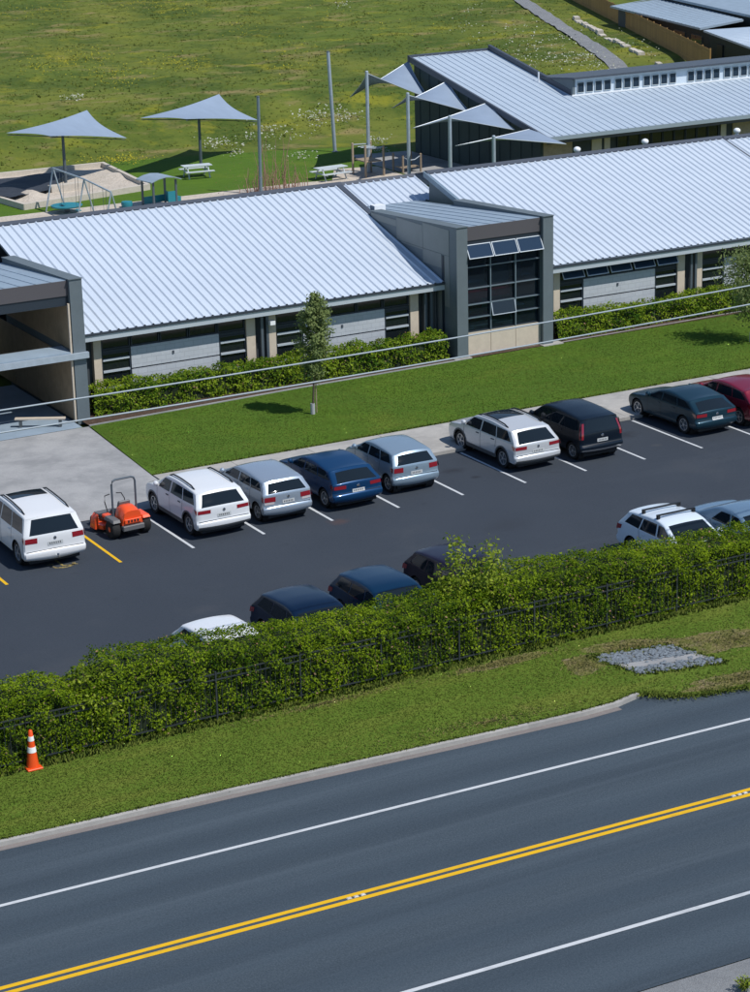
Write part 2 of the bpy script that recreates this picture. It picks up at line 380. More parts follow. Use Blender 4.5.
# road (slightly turned against the car park)
def ry(x, y0): return y0 - .030*(x+11.1)
X0, X1 = -45., 60.
road = structure(sheet('road', [(X0, ry(X0, -29.3)), (X1, ry(X1, -29.3)), (X1, -14.9), (X0, -14.9)], 0.0, 'asphalt_road'))
def line(name, a, b, w, z, m, parent):
    a = Vector((a[0], a[1], 0)); b = Vector((b[0], b[1], 0)); d = (b-a).normalized(); n = Vector((-d.y, d.x, 0))*w/2
    mb = MB(); mb.quad(*[(p.x, p.y, z) for p in (a-n, b-n, b+n, a+n)]); return mb.build(name, m, parent, fix=False)
line('edge_line', (X0, ry(X0, -19.42)), (X1, ry(X1, -19.42)), .11, .005, 'white_line', road)
line('edge_line', (X0, ry(X0, -27.02)), (X1, ry(X1, -27.02)), .12, .005, 'white_line', road)
line('centre_line', (X0, ry(X0, -22.81)), (X1, ry(X1, -22.81)), .13, .005, 'yellow_line', road)
line('centre_line', (X0, ry(X0, -23.05)), (X1, ry(X1, -23.05)), .135, .005, 'yellow_line', road)
def raised_marker(x, label):
    t = thing('raised_road_marker', label, 'road marker', (x, ry(x, -22.925), .001), -.03, 'white raised markers between the yellow lines')
    for i in range(3):
        mb = MB(); mb.hexa([(i*.17-.22, -.04, .006), (i*.17-.10, -.04, .006), (i*.17-.10, .04, .006), (i*.17-.22, .04, .006), (i*.17-.20, -.025, .026), (i*.17-.12, -.025, .026), (i*.17-.12, .025, .026), (i*.17-.20, .025, .026)])
        mb.build('stud', 'stud_white', t)
raised_marker(-4.30, 'white raised studs between the yellow lines near the middle of the road')
raised_marker(5.92, 'white raised studs between the yellow lines at the right edge')
# near shoulder at the bottom right corner
sh = structure(sheet('gravel_shoulder', [(X0, ry(X0, -29.32)), (X1, ry(X1, -29.32)), (X1, -40), (X0, -40)], -.004, 'gravel'))
# kerb along the verge, ending in a short return
KP = [(-45, -15.0), (-25, -16.05), (-10.15, -16.74), (-3.92, -17.08), (2.81, -17.52), (5.4, -17.66), (6.5, -17.62), (7.35, -17.40)]
def ribbon(name, pts, w0, w1, z0, z1, m, parent=None):
    mb = MB(); L = []; Rr = []
    for i, p in enumerate(pts):
        a = Vector(pts[max(i-1, 0)]); b = Vector(pts[min(i+1, len(pts)-1)]); d = (b-a).normalized(); n = Vector((-d.y, d.x))
        L.append(Vector(p)+n*w0); Rr.append(Vector(p)+n*w1)
    for i in range(len(pts)-1):
        a, b, c, d = L[i], L[i+1], Rr[i+1], Rr[i]
        mb.hexa([(a.x, a.y, z0), (b.x, b.y, z0), (c.x, c.y, z0), (d.x, d.y, z0), (a.x, a.y, z1), (b.x, b.y, z1), (c.x, c.y, z1), (d.x, d.y, z1)])
    return mb.build(name, m, parent)
def resample(pts, step):
    out = []
    for i in range(len(pts)-1):
        a, b = Vector(pts[i]), Vector(pts[i+1]); n = max(1, int((b-a).length/step))
        out += [tuple(a.lerp(b, k/n)) for k in range(n)]
    return out+[pts[-1]]
kerb = structure(ribbon('kerb', KP, .02, .15, -.04, .12, 'concrete'))
gut = structure(ribbon('gutter_channel', KP[:-1], -.17, .016, -.04, .012, 'gutter_stone'))
vp = [(p[0], p[1]+.155) for p in KP] + [(7.9, -17.75), (8.6, -18.15), (9.6, -18.35), (11, -18.55), (13, -18.4), (16, -18.6), (60, -19.5), (60, -11.6), (-45, -11.6)]
verge = structure(sheet('verge_lawn', vp, .10, 'verge_grass'))
# car park
lot = structure(sheet('car_park', [(-45, -11.61), (60, -11.61), (60, 4.45), (-45, 4.45)], 0.0, 'asphalt_lot'))
BAY = 2.5
for n in range(0, 12):
    m = 'yellow_line' if n == 0 else 'white_line'
    line('parking_line', (n*BAY, 0.0), (n*BAY, 4.30), .10, .005, m, lot)
line('parking_line', (-3.75, 0.0), (-3.75, 4.30), .10, .005, 'yellow_line', lot)
for n in range(-1, 12):
    line('parking_line', (n*BAY+.3, -11.4), (n*BAY+.3, -8.6), .10, .005, 'white_line', lot)
# worn accessible-bay symbol behind the big white car
mb = MB()
for k in range(9):
    a0 = R(200+k*16); a1 = R(200+(k+1)*16)
    for r0, r1 in ((.42, .54),):
        mb.quad((r0*math.cos(a0), r0*math.sin(a0), 0), (r1*math.cos(a0), r1*math.sin(a0), 0), (r1*math.cos(a1), r1*math.sin(a1), 0), (r0*math.cos(a1), r0*math.sin(a1), 0))
mb.quad((-.08, -.3, 0), (.5, -.42, 0), (.52, -.32, 0), (-.06, -.2, 0)); mb.quad((-.1, -.2, 0), (0, -.2, 0), (0, .7, 0), (-.1, .7, 0)); mb.quad((-.55, .05, 0), (-.3, .02, 0), (-.3, .12, 0), (-.55, .15, 0))
o = mb.build('painted_symbol', 'yellow_worn', lot, fix=False); o.location = (-1.62, .92, .005); o.scale = (.82, .82, 1)
# kerb and footpath between car park and lawn, in cast slabs
structure(MB().box(4.42, 60, 4.45, 4.60, -.04, .125).build('car_park_kerb', 'concrete'))
fp = structure(sheet('footpath', [(4.42, 4.60), (60, 4.60), (60, 7.55), (4.42, 7.55)], .07, 'drive_concrete'))
x = 4.44; i = 0
while x < 46:
    w = 2.98
    MB().box(x, x+w, 4.606, 7.55, .075, .118).build('slab', 'concrete', fp); x += w+.018; i += 1
# driveway
mb = MB(); dp = [(-45, 4.45), (4.40, 4.45), (4.40, 7.6), (4.9, 14.62), (-45, 14.62)]
dz = lambda y: .012 + .09*max(0, min(1, (y-4.45)/3.0))
mb.poly([(-45, 4.45, .012), (4.40, 4.45, .012), (4.40, 7.5, .10), (-45, 7.5, .10)]); mb.poly([(-45, 7.5, .10), (4.40, 7.5, .10), (4.9, 14.62, .11), (-45, 14.62, .11)])
structure(mb.build('driveway', 'drive_concrete', fix=False))
structure(MB().box(-45, -.05, 4.452, 4.60, -.03, .13).build('driveway_kerb', 'concrete'))
structure(sheet('entrance_paving', [(-45, 14.625), (4.66, 14.625), (4.66, 22), (-45, 22)], .12, 'roof_grey'))
# lawns
fl = structure(sheet('front_lawn', [(4.42, 7.56), (60, 7.56), (60, 15.62), (30, 15.42), (14, 15.02), (4.95, 14.60)], .12, 'lawn'))
ed = structure(ribbon('garden_edging', [(4.95, 14.62), (14, 15.04), (21.6, 15.20)], 0, .08, .0, .15, 'drive_concrete'))
ed = structure(ribbon('garden_edging', [(26.2, 15.36), (30, 15.45), (37, 15.62), (60, 15.9)], 0, .08, .0, .14, 'drive_concrete'))
structure(sheet('garden_bed', [(4.95, 14.72), (14, 15.10), (21.6, 15.28), (60, 15.55), (60, 17.3), (4.95, 17.3)], .135, 'bark_mulch'))
structure(sheet('play_lawn', [(-20, 24), (46.9, 24), (46.9, 66), (41, 68.5), (34, 70.4), (28, 71.5), (18, 72.5), (-20, 74)], .02, 'lawn'))
structure(sheet('shaded_paving', [(42.2, 45), (47.0, 45), (47.0, 63.5), (43.2, 64.2), (42.6, 62)], .03, 'drive_concrete'))
structure(sheet('bark_strip', [(36.5, 54.5), (42.1, 53.5), (42.4, 59.5), (39.8, 60.2)], .035, 'sand'))
ps = [(128, 199), (105.6, 141.4), (95.7, 124.2), (88, 105), (81.7, 88.8), (78, 80)]
structure(ribbon('gravel_path', ps, -.75, .75, -.06, .02, 'gravel'))

# ------------------------------------------------------------------ main school building
sb = thing('school_building', 'long low school building with pale ribbed metal roof and grey portals', 'building')
RP, YE, ZE, YR = math.tan(R(16)), 16.4, 3.2, 25.75
def rz(y, off=0): return ZE + (y-YE)*RP + off
def roof_panel_mesh(name, w, y0, z0, y1, z1, m, rib=.056, rw=.14, rt=.045):
    d = Vector((0, y1-y0, z1-z0)).normalized(); n = Vector((0, -d.z, d.y))
    prof = [(0, 0), (w-rw, 0), (w-rw*.5-rt/2, rib), (w-rw*.5+rt/2, rib), (w, 0)]
    mb = MB(); t = .012
    A = []; B = []
    for x, h in prof:
        A.append(Vector((x, 0, 0))+n*h); B.append(Vector((x, y1-y0, z1-z0))+n*h)
    for i in range(4): mb.quad(A[i], A[i+1], B[i+1], B[i])
    for i in range(4): mb.quad(A[i]-n*t, A[i+1]-n*t, A[i+1], A[i])
    return mb.mesh(name, m, fix=False)
def roof(parent, name, x0, x1, y0, z0, y1, z1, m, pitch=.36, base='gutter', flip=False, **k):
    b = MB(); th = .10
    b.hexa([(x0, y0+.02, z0-th), (x1, y0+.02, z0-th), (x1, y1, z1-th), (x0, y1, z1-th), (x0, y0+.02, z0-.015), (x1, y0+.02, z0-.015), (x1, y1, z1-.015), (x0, y1, z1-.015)])
    r = b.build(name, base, parent)
    n = max(1, round((x1-x0)/pitch)); w = (x1-x0)/n
    me = roof_panel_mesh('roof_panel', w, y0, z0, y1, z1, m, **k)
    for i in range(n):
        o = link('roof_panel', me, r); o.location = (x0+i*w, y0, z0)
    return r
rl = roof(sb, 'roof', 5.34, 21.595, YE, ZE, YR, rz(YR), 'roof_zinc')
rr = roof(sb, 'roof', 26.32, 42.9, YE, ZE+.03, YR+.1, rz(YR)+.07, 'roof_zinc')
rr2 = roof(sb, 'roof', 43.0, 62, YE, ZE-.02, YR+.1, rz(YR)+.01, 'roof_zinc')
rm = roof(sb, 'roof', 21.0, 27.2, 26.0, 4.65, 28.4, 4.65+2.4*RP, 'roof_zinc')
for a, b_, h in ((5.34, 21.87, 0), (26.25, 42.9, .05), (43.0, 62, 0)):
    MB().prism_dir([(a, YR-.16, rz(YR-.16, .07+h)), (a, YR+.02, rz(YR, .13+h)), (a, YR+.22, rz(YR, .07+h)), (a, YR+.22, rz(YR)-.25+h), (a, YR+.0, rz(YR)-.25+h)], (b_-a, 0, 0)).build('ridge_cap', 'ridge_dark', rl if a < 6 else rr)
MB().prism_dir([(21.0, 28.3, 5.34), (21.0, 28.45, 5.46), (21.0, 28.6, 5.36), (21.0, 28.5, 5.0)], (6.2, 0, 0)).build('ridge_cap', 'ridge_dark', rm)
# verge caps and the flashing tray beside the tall portal
def verge(x, y0, y1, zo, m='ridge_dark', w=.11, par=rl):
    MB().hexa([(x, y0, rz(y0, zo)-.18), (x+w, y0, rz(y0, zo)-.18), (x+w, y1, rz(y1, zo)-.18), (x, y1, rz(y1, zo)-.18), (x, y0, rz(y0, zo)+.05), (x+w, y0, rz(y0, zo)+.05), (x+w, y1, rz(y1, zo)+.05), (x, y1, rz(y1, zo)+.05)]).build('verge_cap', m, par)
verge(21.602, 22.64, YR, .02, 'ridge_dark', .26)
verge(26.16, 22.64, YR+.1, .05, 'flashing', .155, rr)
verge(42.905, YE, YR+.1, .03, 'ridge_dark', .09, rr)
# end wall seen between the right roof and the porch roof
MB().prism_dir([(26.31, 17.35, 0), (26.31, 25.6, 0), (26.31, 25.6, rz(25.6)-.11), (26.31, 17.35, rz(17.35)-.11)], (.2, 0, 0)).build('end_wall', 'portal_grey', sb)
# gutters, fascia, soffit
for a, b_ in ((5.34, 21.59), (26.35, 58)):
    MB().prism_dir([(a, YE-.07, ZE-.09), (a, YE-.09, ZE-.0), (a, YE-.03, ZE-.0), (a, YE-.03, ZE-.10)], (b_-a, 0, 0)).build('gutter', 'ridge_dark', sb)
    MB().box(a+.02, b_, YE-.028, YE+.0, ZE-.31, ZE-.105).build('fascia', 'alu', sb)
    MB().box(a+.02, b_, YE+.004, 17.05, ZE-.24, ZE-.20).build('soffit', 'navy_trim', sb)
# front walls behind the bays
for a, b_ in ((5.3, 21.6), (26.3, 58)):
    MB().box(a, b_, 17.10, 17.3, 0, 3.3).build('wall', 'wall_dark', sb)
MB().box(5.4, 21.8, 25.4, 25.6, 0, 5.6).build('wall', 'wall_dark', sb)
MB().box(26.52, 58, 25.4, 25.6, 0, 5.6).build('wall', 'wall_dark', sb)
MB().box(20.9, 21.55, 17.0, 17.09, 0, 2.9).build('wall', 'siding_dark', sb)
for k in range(5): MB().box(20.93+k*.13, 20.97+k*.13, 16.965, 16.999, .1, 2.88).build('siding_rib', 'siding_dark', sb)
def window(x0, x1, z0, z1, y, rails, par, fr='alu', gl='glass', jw=.05, fm='navy_trim'):
    w = MB()
    w.box(x0, x0+jw, y-.05, y+.06, z0, z1); w.box(x1-jw, x1, y-.05, y+.06, z0, z1); w.box(x0+jw, x1-jw, y-.05, y+.06, z0, z0+jw); w.box(x0+jw, x1-jw, y-.05, y+.06, z1-jw, z1)
    f = w.build('window', fm, par)
    zs = [z0+jw]+list(rails)+[z1-jw]
    for r_ in rails: MB().box(x0+jw+.002, x1-jw-.002, y-.075, y+.05, r_-.04, r_+.04).build('transom', fr, f)
    for i in range(len(zs)-1):
        MB().box(x0+jw+.002, x1-jw-.002, y+.0, y+.012, zs[i]+(.042 if i else .002), zs[i+1]-(.042 if i < len(zs)-2 else .002)).build('pane', gl, f)
    return f
def awning(x0, x1, z1, h, y, ang, par, gl='glass_blue', fr='alu', t=.032):
    dy, dz_ = -math.sin(R(ang))*h, -math.cos(R(ang))*h
    P = lambda x, s, o: (x, y+dy*s - o*math.cos(R(ang)), z1+dz_*s + o*math.sin(R(ang)))
    f = MB()
    for (a, b_, s0, s1) in ((x0, x0+t, 0, 1), (x1-t, x1, 0, 1), (x0+t, x1-t, 0, t/h), (x0+t, x1-t, 1-t/h, 1)):
        f.hexa([P(a, s0, 0), P(b_, s0, 0), P(b_, s1, 0), P(a, s1, 0), P(a, s0, .03), P(b_, s0, .03), P(b_, s1, .03), P(a, s1, .03)])
    o = f.build('awning_window', fr, par)
    g_ = MB(); g_.hexa([P(x0+t, t/h, .008), P(x1-t, t/h, .008), P(x1-t, 1-t/h, .008), P(x0+t, 1-t/h, .008), P(x0+t, t/h, .02), P(x1-t, t/h, .02), P(x1-t, 1-t/h, .02), P(x0+t, 1-t/h, .02)])
    g_.build('pane', gl, o); return o
block = layered('block_wall', (.46, .49, .53), [(1.5, .4, .65, (.41, .44, .48), .7, (1, 1, 1), 0), (25, .45, .7, (.50, .52, .55), .5, (1, 1, 1), 0)], .85, (50, .3, .01))
def add_block_joints(m):
    N, L = m.node_tree.nodes, m.node_tree.links; b = N['Principled BSDF']
    tc = N.new('ShaderNodeTexCoord'); mp = N.new('ShaderNodeMapping'); mp.inputs['Rotation'].default_value = (R(90), 0, 0)
    L.new(tc.outputs['Object'], mp.inputs['Vector'])
    br = N.new('ShaderNodeTexBrick'); br.inputs['Scale'].default_value = 1.0; br.inputs['Mortar Size'].default_value = .010
    br.inputs['Brick Width'].default_value = .40; br.inputs['Row Height'].default_value = .20; br.inputs['Color1'].default_value = (1, 1, 1, 1); br.inputs['Color2'].default_value = (.88, .88, .88, 1); br.inputs['Mortar'].default_value = (.55, .55, .56, 1)
    L.new(mp.outputs[0], br.inputs['Vector'])
    src = b.inputs['Base Color'].links[0].from_socket
    mx = N.new('ShaderNodeMix'); mx.data_type = 'RGBA'; mx.blend_type = 'MULTIPLY'; mx.inputs[0].default_value = .5
    L.new(src, mx.inputs[6]); L.new(br.outputs['Color'], mx.inputs[7]); L.new(mx.outputs[2], b.inputs['Base Color'])
add_block_joints(block)
def bay(x0, openers=False):
    W0 = 16.98
    for a, b_ in ((0, .32), (6.53, 6.92)): MB().box(x0+a, x0+b_, W0-.10, 17.099, .1, 2.86).build('pilaster', 'cream', sb)
    window(x0+.34, x0+1.55, .25, 2.18, W0+.02, (.80, 1.46, 1.92), sb)
    window(x0+5.35, x0+6.52, .25, 2.18, W0+.02, (.80, 1.46, 1.92), sb)
    for z0, z1 in ((.1, .76), (.82, 1.41), (1.47, 2.31)):
        MB().box(x0+1.57, x0+5.33, W0-.06, 17.098, z0, z1).build('wall_panel', 'block_wall', sb)
    MB().box(x0+.33, x0+6.52, W0-.02, 17.096, 2.19, 2.30).build('lintel', 'navy_trim', sb)
    for k in range(5):
        a = x0+.36+k*1.236
        window(a, a+1.2, 2.32, 2.84, W0+.03, (), sb)
        if openers and k < 5: awning(a+.05, a+1.15, 2.80, .40, W0-.06, 30, sb)
    MB().box(x0+3.3, x0+3.38, W0-.09, W0-.061, 1.80, 1.92).build('wall_lamp', 'ridge_dark', sb)
for x0, op in ((6.18, False), (13.70, False), (27.3, True), (34.85, False), (42.4, False)):
    bay(x0, op)
for x in (5.62, 13.28, 13.52, 20.82, 21.1, 34.42, 34.66, 41.9):
    MB().box(x, x+.11, 16.72, 16.82, .1, ZE-.11).build('downpipe', 'steel_dark', sb)
MB().box(13.60, 13.82, 16.5, 16.7, 2.44, 2.6).build('security_light', 'white_paint', sb)

def portal(x0, x1, parent, name, side_seams):
    """tall frame: side walls with sloping top, fascia, low roof between"""
    p = bpy.data.objects.new(name, None); C.objects.link(p); p.parent = parent
    for a, b_, in ((x0, x0+.52), (x1-.50, x1)):
        MB().prism_dir([(a, 15.40, 0), (a, 22.6, 0), (a, 22.6, 5.2), (a, 15.40, 5.60)], (b_-a, 0, 0)).build('side_wall', 'portal_grey', p)
        MB().hexa([(a-.03, 15.36, 5.602), (b_+.03, 15.36, 5.602), (b_+.03, 22.62, 5.202), (a-.03, 22.62, 5.202), (a-.03, 15.36, 5.63), (b_+.03, 15.36, 5.63), (b_+.03, 22.62, 5.23), (a-.03, 22.62, 5.23)]).build('coping', 'portal_grey', p)
    ya, yb = 15.62, (25.98 if x0 > 10 else 22.7)
    r = roof(p, 'porch_roof', x0+.525, x1-.505, ya, 5.55, yb, 5.55-.082*(yb-ya), 'roof_grey', pitch=.6, rib=.02, rw=.05)
    MB().box(x0+.525, x1-.505, 15.56, 15.615, 4.98, 5.545).build('fascia', 'fascia_brown', p)
    MB().box(x0+.53, x1-.51, 15.60, 15.75, 4.60, 4.975).build('beam', 'navy_trim', p)
    return p
pm = portal(21.6, 26.3, sb, 'tall_porch', True)
def clear_glass():
    m, N, L, b = nt('clear_glass'); b.inputs['Base Color'].default_value = (.02, .03, .04, 1); b.inputs['Roughness'].default_value = .04; b.inputs['Specular IOR Level'].default_value = .6
    tr = N.new('ShaderNodeBsdfTransparent'); tr.inputs['Color'].default_value = (.62, .78, .86, 1); ms = N.new('ShaderNodeMixShader'); ms.inputs[0].default_value = .70
    L.new(b.outputs[0], ms.inputs[1]); L.new(tr.outputs[0], ms.inputs[2]); L.new(ms.outputs[0], N['Material Output'].inputs['Surface']); MATS['clear_glass'] = m
clear_glass()
mat('room_wall', (.16, .22, .26), .8); mat('room_floor', (.16, .15, .14), .7); mat('reflected_red', (.42, .03, .05), .7)
MB().box(22.13, 25.79, 18.6, 18.7, .1, 5.0).build('room_wall', 'room_wall', pm); MB().box(22.13, 25.79, 15.95, 18.59, 1.02, 1.1).build('room_floor', 'room_floor', pm)
MB().box(22.3, 24.3, 17.2, 17.8, 1.11, 1.55).build('sofa_seat', 'reflected_red', pm, bevel=.05); MB().box(22.3, 24.3, 17.81, 18.0, 1.11, 2.0).build('sofa_back', 'reflected_red', pm, bevel=.05)  # red seat put in for the red reflected in the panes
MB().box(24.7, 25.6, 16.6, 17.3, 1.7, 1.75).build('table_top', 'white_paint', pm); MB().box(25.1, 25.2, 16.9, 17.0, 1.11, 1.69).build('table_leg', 'steel_dark', pm)
MB().box(22.13, 25.79, 16.4, 18.59, 3.0, 3.1).build('mezzanine', 'room_wall', pm)
MB().box(22.2, 24.5, 15.95, 16.2, 2.42, 2.74).build('red_reflection_box', 'reflected_red', pm); MB().box(24.62, 25.1, 16.0, 16.3, 3.1, 4.2).build('dark_locker', 'navy_trim', pm); MB().box(23.5, 24.4, 15.95, 16.3, 3.0, 4.5).build('dark_screen', 'navy_trim', pm)  # red box added behind the glass, imitates a red reflection
# cladding sheets on the shaded flank
for a, b_, z0, z1 in ((15.98, 18.1, 4.36, 5.42), (18.12, 20.3, 4.36, 5.30), (20.32, 22.5, 4.90, 5.17), (15.98, 16.37, 2.2, 4.34), (16.60, 18.1, 3.75, 4.34), (18.12, 19.9, 4.28, 4.34), (16.6, 16.95, .15, 3.0)):
    MB().box(21.585, 21.599, a, b_, z0, z1).build('cladding_sheet', 'portal_panel', pm)
MB().box(21.57, 21.584, 16.40, 16.56, .1, 4.3).build('recess_shade_strip', 'navy_trim', pm)  # dark strip laid on the wall for the shade in a recess
MB().box(26.301, 26.32, 15.45, 17.0, 3.0, 5.4).build('cladding_sheet', 'portal_panel', pm)
MB().box(22.13, 25.79, 15.66, 15.9, 0, 1.06).build('base_wall', 'cream', pm)
for a, b_ in ((22.13, 23.33), (23.35, 24.55), (24.57, 25.79)): MB().box(a, b_, 15.60, 15.655, .1, 1.10).build('base_panel', 'cream', pm)
for i, (a, b_) in enumerate(((22.14, 23.34), (23.36, 24.56), (24.58, 25.78))):
    zs = [1.12, 1.72, 2.28, 2.96, 3.85, 4.58]
    for k in range(5):
        if not (i == 1 and k == 1): window(a, b_, zs[k], zs[k+1]-.004, 15.72, (), pm, jw=.035, gl='clear_glass')
        else: window(a, b_, zs[k], zs[k+1]-.004, 15.72, (), pm, jw=.035); awning(a+.02, b_-.02, zs[k+1], .58, 15.66, 14, pm, gl='glass')
    for z in zs[1:-1]: MB().box(a, b_, 15.61, 15.665, z-.022, z+.018).build('transom', 'steel_mid', pm)
    awning(a, b_-.02, 4.80, .62, 15.60, 30, pm)
for x in (23.35, 24.57): MB().box(x-.022, x+.022, 15.60, 15.667, 1.12, 4.58).build('mullion', 'steel_mid', pm)
MB().box(21.4, 22.2, 15.25, 15.62, .05, .16).build('footing', 'concrete', pm); MB().box(25.7, 26.7, 15.2, 15.62, .05, .16).build('footing', 'concrete', pm)
MB().box(22.2, 22.75, 23.3, 23.7, 4.9, 5.25).build('roof_box', 'white_paint', sb)

pl = portal(.6, 5.3, sb, 'entrance_canopy', False)
# ply lining, bronze soffit beam and the sheet-metal awning across the entrance
for k in range(8):
    for z0, z1 in ((.14, 2.60), (2.92, 4.70)):
        MB().box(4.765, 4.795, 15.52+k*1.28, 15.52+k*1.28+1.265, z0, z1).build('ply_sheet', 'ply', pl)
MB().box(4.70, 4.762, 15.42, 15.515, .12, 4.70).build('sunlit_edge_strip', 'cream', pl)  # pale strip painted for the sunlit front edge of the lining
MB().hexa([(1.13, 15.42, 2.78), (4.70, 15.42, 2.78), (4.70, 16.3, 2.86), (1.13, 16.3, 2.86), (1.13, 15.42, 2.84), (4.70, 15.42, 2.84), (4.70, 16.3, 2.92), (1.13, 16.3, 2.92)]).build('awning_sheet', 'roof_grey', pl)
MB().box(.5, 5.36, 15.24, 15.395, 2.58, 2.80).build('awning_gutter', 'steel', pl)
MB().box(1.13, 4.75, 16.31, 16.45, 2.66, 2.90).build('beam', 'siding_dark', pl)
MB().box(1.1, 4.76, 25.9, 26.0, .1, 5.0).build('back_wall', 'wall_dark', pl)
MB().box(5.305, 5.36, 15.6, 17.0, .1, 3.0).build('recess_panel', 'siding_dark', pl)
for x, y in ((34.74, 26.15), (38.65, 26.15), (44.16, 26.15)):
    mb = MB(); mb.lathe([(.09, 5.5), (.09, 6.02)], o=(x, y, 0), seg=12); mb.lathe([(.09, 6.0), (.14, 6.04), (.17, 6.10), (.17, 6.17), (.12, 6.23), (.05, 6.26)], o=(x, y, 0), seg=16)
    mb.build('roof_vent', 'white_paint', sb, smooth=True)
# the wing goes on left of the entrance, outside the view
rw_ = roof(sb, 'roof', -15.2, .56, YE, ZE, YR, rz(YR), 'roof_zinc')
MB().prism_dir([(-15.2, YR-.16, rz(YR-.16, .07)), (-15.2, YR+.02, rz(YR, .13)), (-15.2, YR+.22, rz(YR, .07)), (-15.2, YR+.22, rz(YR)-.25), (-15.2, YR, rz(YR)-.25)], (20.5, 0, 0)).build('ridge_cap', 'ridge_dark', rw_)
MB().box(-15, .58, 17.10, 17.3, 0, 3.3).build('wall', 'wall_dark', sb); MB().box(-15, 5.2, 26.05, 26.2, 0, 5.5).build('wall', 'wall_dark', sb)
bay(-7.2); bay(-14.6)
bt = thing('bench', 'pale low bench at the foot of the entrance canopy column', 'bench', (3.35, 15.55, .12), R(-30))
MB().box(-.95, .95, -.10, .10, .30, .36).build('seat', 'cream', bt)
for x in (-.75, .75): MB().box(x-.05, x+.05, -.08, .08, 0, .299).build('leg', 'siding_dark', bt)

# ------------------------------------------------------------------ photo pixel -> point on a known plane
CAMM = cam.matrix_world.copy(); CO = CAMM.translation.copy()
def pray(px, py):
    return CAMM.to_3x3() @ Vector(((px-375)/2257.05, -(py-496)/2257.05, -1))
def at(px, py, Y=None, Z=None, X=None):
    d = pray(px, py)
    t = (Y-CO.y)/d.y if Y is not None else ((Z-CO.z)/d.z if Z is not None else (X-CO.x)/d.x)
    return CO + d*t

# ------------------------------------------------------------------ meadow rising to a bank, with a fence on it
FA, FB = Vector((80.5, 77.6)), Vector((100.9, 124.9)); FD = (FB-FA).normalized(); FN = Vector((FD.y, -FD.x))
def sstep(a, b, x): t = np.clip((x-a)/(b-a), 0, 1); return t*t*(3-2*t)
def terrain(x, y, rough=True):
    s = (x-FA.x)*FN.x + (y-FA.y)*FN.y
    z = -.12 + 1.62*sstep(71, 84, y)*(1-sstep(.35, 2.2, s))
    if rough: z = z + .10*fbm2(x, y, 3, .35)*sstep(73, 80, y)*(1-sstep(-2.2, -.9, s)) + .05*fbm2(x, y, 5, 1.1)*sstep(73, 80, y)*(1-sstep(-2.2, -.9, s))
    return z
xs = np.concatenate([np.linspace(-160, 10, 40), np.arange(11, 130, .8), np.linspace(131, 420, 50)])
ys = np.concatenate([np.arange(66, 200, .8), np.linspace(202, 700, 60)])
gx, gy = np.meshgrid(xs, ys); gz = terrain(gx, gy)
mb = MB(); mb.grid(np.stack([gx, gy, gz], 2)); me = mb.mesh('meadow', 'meadow', fix=False); me.shade_smooth()
structure(link('meadow', me))
structure(sheet('bark_path', [(10, 52), (43, 52), (43, 55.6), (36, 57.2), (24, 57.4), (10, 57.6)], .028, 'sand'))
for o in list(C.objects):
    if o.name == 'gravel_path': bpy.data.objects.remove(o)
pp = [tuple(at(*q, Z=1.5).xy) for q in ((632, 76), (625, 70), (600, 52), (575, 36), (560, 26), (540, 13), (520, 0), (500, -12), (470, -28))]
pp = resample(pp, 1.5)
mb = MB()
for i in range(len(pp)-1):
    a, b_ = Vector(pp[i]), Vector(pp[i+1]); d = (b_-a).normalized(); n = Vector((-d.y, d.x))*.72
    q = [a-n, a+n, b_+n, b_-n]; mb.quad(*[(v.x, v.y, float(terrain(np.array(v.x), np.array(v.y)))+.10) for v in q])
structure(mb.build('gravel_path', 'gravel', fix=False))
# timber fence
tf = thing('timber_fence', 'brown vertical board timber fence running uphill behind the ribbed roof', 'fence')
NP = 34; PW = 2.4
fz = 1.38
me_p = MB().box(0, .10, -.05, .05, 0, 1.85).mesh('post', 'timber_fence')
me_b = MB().box(0, .285, 0, .022, .03, 1.75).mesh('board', 'timber_fence')
me_r = MB().box(.1, PW, .022, .07, .3, .4).mesh('rail', 'timber_fence')
fang = math.atan2(FD.y, FD.x)
cnt = 0
for i in range(NP):
    o = link('post', me_p, tf); p = FA + FD*(i*PW-4); o.location = (p.x, p.y, fz-.1); o.rotation_euler = (0, 0, fang)
    for zz in (0, 1.05):
        o = link('rail', me_r, tf); o.location = (p.x, p.y, fz+zz); o.rotation_euler = (0, 0, fang)
    for k in range(8):
        if i > 28: continue
        q = p + FD*(k*.298+.01) + Vector((-FN.x, -FN.y))*.03; o = link('board', me_b, tf); cnt += 1
        o.location = (q.x, q.y, fz-.06+random.uniform(-.02, .02)); o.rotation_euler = (0, 0, fang)
# white limestone strip under the fence: separate pale blocks
lw = thing('limestone_edging', 'row of pale limestone blocks along the foot of the timber fence', 'edging')
for a, b_ in (((575, 19), (604, 36)), ((606, 37.5), (628, 47.5)), ((631, 49), (642, 54.5)), ((657, 61), (664, 65))):
    A = at(*a, Z=1.5); B = at(*b_, Z=1.5); n = max(2, int((B-A).length/1.3))
    for k in range(n):
        P = A.lerp(B, (k+.1)/n); Q = A.lerp(B, (k+.9)/n); mb = MB(); w = random.uniform(.22, .40); h = random.uniform(.05, .28); z0 = float(terrain(np.array(P.x), np.array(P.y)))-.1
        nn = Vector((FN.x, FN.y, 0))*w
        mb.hexa([(P-nn).xy[:]+(z0,), (Q-nn).xy[:]+(z0,), (Q+nn).xy[:]+(z0,), (P+nn).xy[:]+(z0,), (P-nn*.8).xy[:]+(z0+.1+h,), (Q-nn*.8).xy[:]+(z0+.1+h*.9,), (Q+nn*.8).xy[:]+(z0+.1+h,), (P+nn*.8).xy[:]+(z0+.1+h,)])
        mb.build('stone', 'timber_pale', lw)

